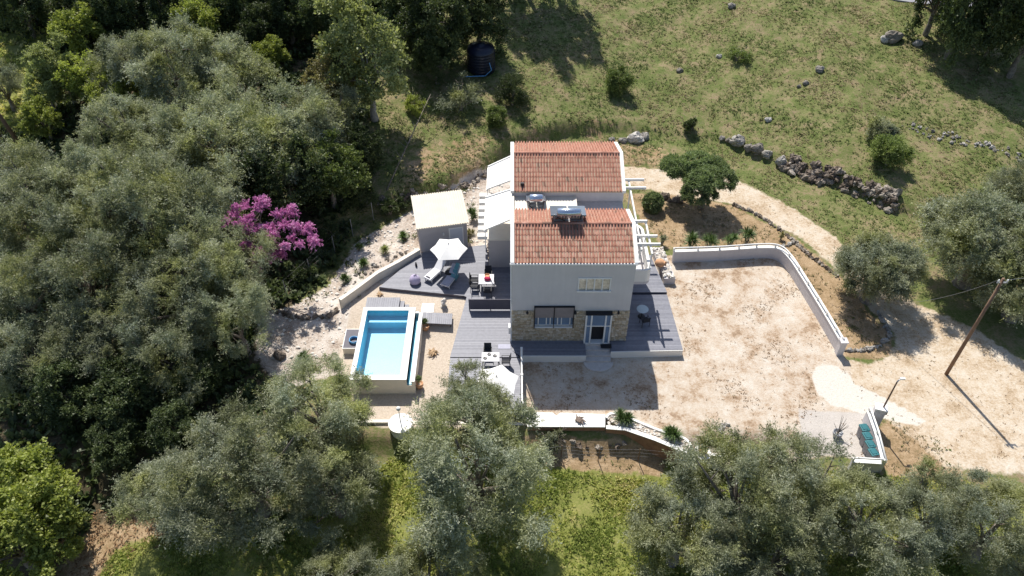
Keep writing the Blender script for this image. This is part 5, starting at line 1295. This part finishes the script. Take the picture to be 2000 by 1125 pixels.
def lounger(foot, head, label, m, towel=False):
    a = P(*foot, .33); b = P(*head, .45); d = math.atan2(b[1] - a[1], b[0] - a[0])
    t = thing('sun_lounger', label, 'sun lounger', (float(a[0]), float(a[1]), 0), d)
    m2 = MB()
    for s_ in (-1, 1): m2.bar((0, s_ * .31, .3), (1.25, s_ * .31, .3), .04, .05); m2.bar((1.2, s_ * .31, .3), (1.85, s_ * .31, .78), .04, .05)
    m2.bar((0.02, -.31, .3), (.02, .31, .3), .04); m2.bar((1.2, -.31, .3), (1.2, .31, .3), .04); m2.bar((1.5, -.25, .1), (1.55, -.25, .52), .03); m2.bar((1.5, .25, .1), (1.55, .25, .52), .03); m2.bar((1.1, -.25, .3), (1.5, -.25, .1), .03); m2.bar((1.1, .25, .3), (1.5, .25, .1), .03)
    m2.build('frame', M['whitemetal'], t, local=True)
    for x in (.15, 1.1):
        for s_ in (-1, 1): MB().bar((x, s_ * .3, 0), (x, s_ * .3, .3), .04).build('leg', M['whitemetal'], t, local=True)
    MB().box(.0, 1.22, -.29, .29, .315, .39).build('seat_cushion', m, t, local=True)
    m2 = MB(); m2.obox((1.53, 0, .60), (.82, .58, .075), Matrix.Rotation(-R(36.5), 3, 'Y')); m2.build('backrest', m if not towel else M['lounge'], t, local=True)
    if towel:
        m2 = MB(); pts = [(.75, -.33, .2), (.95, -.3, .41), (1.25, -.2, .44), (1.5, -.24, .66), (1.9, -.26, .96)]
        for i in range(len(pts) - 1):
            p_, q_ = pts[i], pts[i + 1]; m2.add([p_, q_, (q_[0], q_[1] + .34 - .02 * i, q_[2] + .012), (p_[0] + .05, p_[1] + .3, p_[2] + .012)], [(0, 1, 2, 3)])
        m2.add([(.95, -.3, .41), (1.5, -.24, .66), (1.45, -.36, .2), (.95, -.36, .1)], [(0, 1, 2, 3)])
        o = m2.build('towel', M['towel'], local=True); o.location = t.location; o.rotation_euler = t.rotation_euler; md = o.modifiers.new('thick', 'SOLIDIFY'); md.thickness = .02; tag(o, 'teal towel draped over the grey sun lounger', 'towel')
    else:
        MB().lathe([(.02, 0), (.045, .01), (.05, .3), (.03, .33)], (0, 0, 0), 10)
    m2 = MB(); m2.tube([(.14, -.16, .425), (.14, .16, .425)], .045, 10); o = m2.build('rolled_towel', M['lounge'] if towel else M['darkpanel'], local=True); o.location = t.location; o.rotation_euler = t.rotation_euler; tag(o, 'rolled towel on the foot end of the ' + ('grey lounger with teal towel' if towel else 'pale sun lounger'), 'towel')
    return t
lounger((834, 545), (872, 508), 'pale sun lounger with raised back under the parasol', M['loungepale']); lounger((868, 558), (896, 519), 'grey sun lounger with teal towel over its back', M['lounge'], True)
q = P(877, 532, .4); t = thing('side_table', 'small dark side table between the two sun loungers', 'table', (float(q[0]), float(q[1]), 0)); MB().lathe([(.28, .38), (.3, .39), (.3, .42), (.28, .43)], (0, 0, 0), 16).build('table_top', M['black'], t, local=True)
for k in range(3): a = k * 2.09; MB().bar((.2 * math.cos(a), .2 * math.sin(a), 0), (.15 * math.cos(a), .15 * math.sin(a), .38), .03).build('leg', M['black'], t, local=True)
q = P(811, 552, 0); t = thing('bean_bag', 'lilac bean bag on the deck beside the garden wall', 'bean bag', (float(q[0]), float(q[1]), 0))
MB().lathe([(.2, 0), (.34, .05), (.4, .2), (.37, .4), (.27, .57), (.13, .67), (.05, .7), (.06, .76), (.02, .77)], (0, 0, 0), 20).build('cover', M['bean'], t, smooth=True, local=True); MB().tube([(0, 0, .74), (.12, .05, .8), (.16, .08, .7), (.05, .02, .72)], .018, 6).build('loop', M['darkpanel'], t, local=True)
q = P(813, 520, 0); m2 = MB(); m2.lathe([(.06, 0), (.09, .1), (.05, .3), (.02, .42)], (q[0], q[1], 0), 10); tag(m2.build('garden_lantern', M['black']), 'small black lantern behind the bean bag', 'lantern')

def make_chair(m):
    t = thing('garden_chair', 'x', 'chair', (0, 0, 0))
    for sx in (-1, 1):
        for y_, top in ((-.23, .64), (.23, .45)): MB().bar((sx * .25, y_ * 1.08, 0), (sx * .25, y_, top), .03).build('leg', M['black'], t, local=True)
        m2 = MB(); m2.bar((sx * .25, .26, .645), (sx * .25, -.26, .645), .035, .025); m2.bar((sx * .25, .23, .45), (sx * .25, .24, .64), .025); m2.build('armrest', M['black'], t, local=True)
    MB().box(-.24, .24, -.23, .25, .43, .465).build('seat', m, t, local=True)
    m2 = MB(); m2.obox((0, -.29, .70), (.46, .035, .48), Matrix.Rotation(R(12), 3, 'X')); m2.build('backrest', m, t, local=True); return t
chp = make_chair(M['blackfabric'])
TZ = 0.0
q = P(950, 545, .74); tx, ty = float(q[0]), float(q[1])
def dining_table(x, y, zb, w, d, label, seed):
    t = thing('dining_table', label, 'table', (x, y, zb)); MB().box(-w / 2, w / 2, -d / 2, d / 2, .71, .745).build('table_top', M['china'], t, local=True)
    m2 = MB(); m2.box(-w / 2 + .04, w / 2 - .04, -d / 2 + .04, d / 2 - .04, .66, .709); m2.build('apron', M['black'], t, local=True)
    for sx in (-1, 1):
        for sy in (-1, 1): MB().bar((sx * (w / 2 - .06), sy * (d / 2 - .06), 0), (sx * (w / 2 - .06), sy * (d / 2 - .06), .7), .045).build('leg', M['black'], t, local=True)
    return t
dining_table(tx, ty, 0, 1.05, 1.0, 'square pale dining table between the parasol and the screen', 1)
first = [True]
def chair(x, y, zb, rz, label, group=None):
    o = chp if first[0] else copy_tree(chp); first[0] = False; o.location = (x, y, zb); o.rotation_euler = (0, 0, rz); o['label'] = label
    if group: o['group'] = group
    elif 'group' in o: del o['group']
GC = 'chairs of the dining set by the screen'
chair(tx + .1, ty + .85, 0, math.pi, 'black garden chair on the annex side of the square dining table', GC); chair(tx + .1, ty - .85, 0, 0, 'black garden chair between the square dining table and the slate screen', GC)
chair(tx - .85, ty + .27, 0, -math.pi / 2, 'black garden chair facing the villa, on the annex half of the table side', GC); chair(tx - .85, ty - .33, 0, -math.pi / 2, 'black garden chair facing the villa, on the screen half of the table side', GC)
m2 = MB(); m2.lathe([(.1, 0), (.17, .03), (.19, .12), (.17, .12), (.14, .04)], (tx + .05, ty + .27, .745), 14); tag(m2.build('bread_basket', M['terracotta']), 'round basket on the square dining table', 'basket')
m2 = MB(); m2.rock((tx + .08, ty - .1, .86), (.26, .16, .125), 5, 10, .12); o = m2.build('cloth_bag', M['red'], smooth=True); tag(o, 'crimson cloth bag on the square dining table', 'bag')
# lower dining set
q = P(958, 697, .71); lx, ly = float(q[0]), float(q[1]); dining_table(lx, ly, -.03, 1.1, .75, 'pale dining table with dark plates under the lower parasol', 2)
chair(lx - .2, ly + .68, -.03, math.pi, 'black garden chair pushed to the upper side of the lower table'); chair(lx + .95, ly - .05, -.03, math.pi / 2, 'black garden chair at the railing end of the lower table')
for k, (dx, dy) in enumerate(((-.33, -.12), (-.08, .2), (.28, .08))):
    m2 = MB(); m2.lathe([(.07, 0), (.13, .015), (.125, .022), (.07, .012)], (lx + dx, ly + dy, .715), 16); tag(m2.build('plate', M['plate']), ['dark plate on the lower table by the outer corner', 'dark plate on the lower table by the pushed-in chair', 'dark plate on the lower table nearest the railing end'][k], 'plate', 'plates on the lower table')
# bistro table in the shade
q = P(1255, 604, .7); t = thing('bistro_table', 'round glass bistro table in the villa shade', 'table', (float(q[0]), float(q[1]), 0)); MB().lathe([(.38, .7), (.4, .71), (.4, .725), (.38, .73)], (0, 0, 0), 22).build('table_top', mat('pale_glass', (.45, .55, .58), .15, .05, coat=.5), t, local=True); MB().lathe([(.25, 0), (.25, .03), (.03, .06), (.03, .7)], (0, 0, 0), 12).build('pedestal', M['black'], t, local=True)
chair(float(q[0]) + .1, float(q[1]) - .75, -.004, .2, 'black garden chair beside the round bistro table')
# pump box with hose, statues, driftwood, terrace drum
a_, b_ = P(672, 643, G + .6), P(694, 680, G + .6)
t = thing('pump_cover', 'dark square pump cover with pale frame against the pool', 'cover', (-10.4, float((a_[1] + b_[1]) / 2), G)); y0, y1 = float(b_[1]), float(a_[1])
MB().box(-10.98, -9.93, y0, y1, G - .02, G + .55).build('box', M['cream'], t); MB().box(-11.0, -9.92, y0 - .03, y1 + .03, G + .55, G + .6).build('frame', M['white'], t); MB().box(-10.95, -9.95, y0 + .03, y1 - .03, G + .601, G + .615).build('lid', M['darkpanel'], t)
m2 = MB(); pts = []
for k in range(70): a = k * .36; pts.append((-10.3 + (.3 + .02 * math.sin(k)) * math.cos(a), (y0 + y1) / 2 - .25 + (.27) * math.sin(a), G + .66 + .045 * (k // 18) + .01 * math.sin(k * 2.1)))
m2.tube(pts, .03, 6); tag(m2.build('pool_hose', M['hose'], smooth=True), 'coiled light blue pool hose on the pump cover', 'hose')
def driftwood(px, py, zb, r, label, m, seed, n=13):
    p = P(px, py, zb) if zb is not None else T(px, py); t = MB(); rng = random.Random(seed); z = float(p[2])
    t.rock((p[0], p[1], z + r * .25), (r * .6, r * .45, r * .35), seed, 9, .3)
    for k in range(n):
        a = rng.uniform(0, 6.28); l = r * rng.uniform(.6, 1.25); e_ = (p[0] + l * math.cos(a), p[1] + l * math.sin(a), z + r * rng.uniform(.05, .55)); t.tube([(p[0], p[1], z + r * .25), (p[0] + l * .5 * math.cos(a + .3), p[1] + l * .5 * math.sin(a + .3), z + r * rng.uniform(.2, .5)), e_], [r * .2, r * .15, r * .05], 6)
    return tag(t.build('driftwood', M[m]), label, 'driftwood')
driftwood(847, 690, G, .4, 'knotty orange driftwood stump on the pool terrace', 'drift', 3); driftwood(1131, 822, pt, .4, 'dark driftwood piece on the white masonry bench', 'greydrift', 4, 10); driftwood(742, 576, float(H(*P2(742, 576, -.4))), .3, 'brown driftwood below the tip of the deck', 'drift', 5, 9)
q = P(867, 600, -.3); zz = float(H(q[0], q[1])); t = thing('stone_figure', 'pale sculpted stone ornament at the deck corner', 'ornament', (float(q[0]), float(q[1]), zz)); MB().lathe([(.22, 0), (.24, .08), (.14, .12), (.12, .3)], (0, 0, 0), 12).build('base', M['rock'], t, local=True); m2 = MB(); m2.rock((0, 0, .45), (.22, .18, .2), 6, 10, .25); m2.rock((.08, .03, .66), (.13, .12, .12), 7, 9, .2); m2.build('figure', M['whiterock'], t, local=True)
q = P(782, 826, G + .5); t = thing('terrace_drum', 'round white masonry drum at the corner of the pool terrace', 'planter', (float(q[0]), float(q[1]), G)); MB().lathe([(.66, -1.2), (.66, .4), (.72, .43), (.72, .5)], (q[0], q[1], G), 28).build('drum', M['white'], t)
q2 = P(782, 822, G + .5); t = thing('garden_lamp', 'garden lamp post with white globe on the round masonry drum', 'lamp', (float(q2[0]), float(q2[1]), G + .5)); MB().tube([(0, 0, 0), (0, 0, 1.05)], .03, 8).build('post', M['greymetal'], t, local=True); m2 = MB(); m2.lathe([(.03, -.14)] + [(.14 * math.sin(a), -.14 * math.cos(a)) for a in np.linspace(.3, 2.9, 9)] + [(.01, .14)], (0, 0, 1.17), 16); m2.build('globe', M['globe'], t, smooth=True, local=True)
a_, b_ = P2(738, 826, G), P2(765, 830, G); t = thing('terrace_wall', 'low cream edge wall of the pool terrace', 'wall', (-8, a_[1], G)); m2 = MB(); strip(m2, [(-9.9, a_[1]), (float(q[0]) - .62, a_[1])], .22, G - 1.2, G + .2); m2.build('wall', M['cream'], t); strip_ = MB(); strip(strip_, [(float(q[0]) + .62, a_[1]), (float(q[0]) + 3.0, a_[1]), (1.0, a_[1] - .1)], .2, G - 1.2, G + .05); strip_.build('wall', M['cream'], t)

# ------------------------------------------------------------------ hilltop road
rp = [T2(1700, -22), T2(1790, -4), T2(1840, -12), T2(1950, -40)]
ra, rb = np.array(T2(1500, -35)), np.array(T2(2150, -30)); 
m2 = MB(); pa = smooth_path([T2(1300, -110), T2(1600, -40), T2(1830, -8), T2(2060, -15), T2(2400, -60)], 10)
strip(m2, pa, 3.6, lambda x, y: float(H(x, y)) - .3, lambda x, y: float(H(x, y)) + .12); o = m2.build('road', M['asphalt']); tag(o, 'grey asphalt road at the top of the hill', kind='structure')
for px, lab in ((1805, 'timber post by the hilltop road, next to the road sign gap'), (1820, 'second timber post by the hilltop road')):
    p = T(px, 14); t = MB(); t.tube([(p[0], p[1], p[2] - .2), (p[0], p[1], p[2] + 1.5)], .09, 7); tag(t.build('fence_post', M['polewood']), lab.replace(', next to the road sign gap', ' beside another post'), 'post', 'posts by the hilltop road')

# ------------------------------------------------------------------ grass and weeds (uncountable)
def scatter(n, x0, x1, y0, y1, keep, seed):
    rng = np.random.default_rng(seed); x = rng.uniform(x0, x1, n); y = rng.uniform(y0, y1, n); k = keep(x, y, rng); return x[k], y[k], rng
def patch(x, y, f=1.0): return .5 + .25 * np.sin(x * .9 * f + 2 * np.sin(y * .5 * f)) + .25 * np.sin(y * 1.1 * f + 1.7 * np.sin(x * .7 * f + 1))
def tufts(name, x, y, rng, per, L_, w, m, label, el=(.3, 1.3), tint0=.5, tvar=.2, tf=None):
    n = len(x); b = np.repeat(np.arange(n), per); k = n * per
    sz = rng.uniform(.6, 1.4, n)[b]; a = rng.uniform(0, 6.283, k); e_ = rng.uniform(*el, k)
    d = np.stack([np.cos(a) * np.cos(e_), np.sin(a) * np.cos(e_), np.sin(e_)], 1); s_ = np.stack([-np.sin(a), np.cos(a), 0 * a], 1)
    base = np.stack([x, y, H(x, y) - .01], 1)[b] + s_ * rng.uniform(-.06, .06, k)[:, None]
    l = (L_ * sz * rng.uniform(.6, 1.2, k))[:, None]; ww = (w * sz)[:, None]
    v = np.empty((k, 4, 3)); v[:, 0] = base; v[:, 1] = base + d * l * .55 + s_ * ww * .5; v[:, 2] = base + d * l - np.array([0, 0, .15]) * l; v[:, 3] = base + d * l * .55 - s_ * ww * .5
    tb = (tf(x, y) if tf else tint0 + 0 * x)[b]
    tn = np.clip(tb + rng.normal(0, tvar, n)[b] + rng.normal(0, .08, k), 0, 1)
    return tag(link(name, fast_mesh(name, v.reshape(-1, 3), 4, np.arange(k * 4), tn, m)), label, 'grass', kind='stuff')
def toe_at(x): return np.interp(x, _tx, _ty)
def keep_hill(x, y, rng):
    d = y - toe_at(x); dens = sstep(d, np.where(x > 8.5, -11, -4), np.where(x > 8.5, -9, 1)) * (mask_at('soil', x, y) < -.1) * np.clip(.05 + 1.2 * patch(x, y), 0, 1) * (mask_at('track', x, y) < -.2) * (mask_at('stony', x, y) < 0)
    dens = np.where((x > 0) & (x < 7.6) & (y < 13), 0, dens); return rng.random(len(x)) < dens
x, y, rg = scatter(80000, -16, 46, 9, 58, keep_hill, 1)
tufts('hill_grass', x, y, rg, 5, .19, .055, M['grass'], 'tufted green and straw grass over the hillside', el=(.1, .85), tf=lambda a, b: .67 - .62 * (patch(a + 3, b - 2, .55) - .1) + .1 * np.sin(a * 2.1) * np.sin(b * 1.7))
def keep_front(x, y, rng): return rng.random(len(x)) < (mask_at('lushfront', x, y) > -.3) * np.clip(-.05 + 1.3 * patch(x, y, 1.6), 0, 1) * (mask_at('track', x, y) < 0) * (mask_at('soil4', x, y) < -.2) * (mask_at('soil5', x, y) < .2)
x, y, rg = scatter(52000, -26, 26, -19, -6.5, keep_front, 2)
tufts('lush_weeds', x, y, rg, 7, .22, .045, M['lush'], 'lush yellow-green weeds on the terrace below the yard', el=(.4, 1.35), tf=lambda a, b: .18 + .62 * patch(a, b, .9))
def keep_left(x, y, rng): return rng.random(len(x)) < (mask_at('lushleft', x, y) > -1) * .8
x, y, rg = scatter(9000, -62, -36, 20, 52, keep_left, 3); tufts('clearing_grass', x, y, rg, 6, .4, .1, M['lush'], 'dry yellow grass in the grove clearing', tf=lambda a, b: .75 + 0 * a)
def keep_dry(x, y, rng): return rng.random(len(x)) < ((mask_at('soil', x, y) > .1) * .55 + (mask_at('soil3', x, y) > 0) * .6 + (mask_at('soil4', x, y) > 0) * .5) * np.clip(patch(x, y, 1.5), 0, 1)
x, y, rg = scatter(30000, 0, 34, -11, 17, keep_dry, 4); tufts('dry_grass', x, y, rg, 5, .16, .045, M['grass'], 'short dry grass inside the track bend and on the verges', el=(.2, 1.1), tf=lambda a, b: .72 + .2 * np.sin(a * 1.3) * np.sin(b))
x, y, rg = scatter(6000, -30, -14, -18, -6, lambda x, y, r: (mask_at('soil5', x, y) > -.6) & (r.random(len(x)) < np.clip(.2 + patch(x, y, 1.4), 0, 1)), 14); tufts('verge_grass', x, y, rg, 5, .2, .05, M['yardweed'], 'withered brown grass on the bare strip beside the sunlit leafy trees', el=(.2, 1.1))
def keep_yard(x, y, rng): return rng.random(len(x)) < ((mask_at('yard', x, y) > .1) & ((y < -1.6) | (x > 11.3))) * np.clip(2.2 * patch(x + 5, y + 1, 1.3) - 1.05, .03, 1) * (mask_at('sand', x, y) < -.1) + (mask_at('track', x, y) > -.2) * .10
x, y, rg = scatter(34000, 0, 34, -9, 22, keep_yard, 5); tufts('yard_weeds', x, y, rg, 5, .085, .035, M['yardweed'], 'flattened brown weeds scattered over the pale gravel', el=(.1, .9), tint0=.5)
# brambles and undergrowth of the shaded hollow
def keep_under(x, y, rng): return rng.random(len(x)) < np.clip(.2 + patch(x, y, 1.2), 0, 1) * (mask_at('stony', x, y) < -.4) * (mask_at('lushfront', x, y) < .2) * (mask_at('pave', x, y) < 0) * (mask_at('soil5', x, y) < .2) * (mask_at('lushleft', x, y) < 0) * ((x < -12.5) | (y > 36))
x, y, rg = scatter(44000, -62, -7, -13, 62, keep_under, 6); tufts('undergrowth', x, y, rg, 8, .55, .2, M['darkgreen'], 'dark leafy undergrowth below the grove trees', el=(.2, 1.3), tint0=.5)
x, y, rg = scatter(5000, -21, -3, 4, 18, lambda x, y, r: (mask_at('stony', x, y) > -.3) & (r.random(len(x)) < np.clip(2 * patch(x, y, 1.7) - 1.1, 0, 1)) & ((y > 9.8) | (x < -10.5)), 8); tufts('bank_weeds', x, y, rg, 6, .26, .06, M['grass'], 'low weeds growing among the pale bank stones', tf=lambda a, b: .3 + 0 * a)
# pebbles on the pale bank
x, y, rg = scatter(3600, -21, 0, -1, 18, lambda x, y, r: (mask_at('stony', x, y) > .05) & ((x < -11.2) | (y > 9)), 7)
m2 = MB(); rng = random.Random(2)
for a, b in zip(x, y): m2.cur = rng.random(); r_ = .03 + .1 * rng.random() ** 3; m2.rock((a, b, float(H(a, b)) + r_ * .3), (r_ * 1.2, r_, r_ * .7), rng.random(), 5)
tag(m2.build('bank_pebbles', M['whiterock']), 'pale stones strewn over the planted bank', 'gravel', kind='stuff')
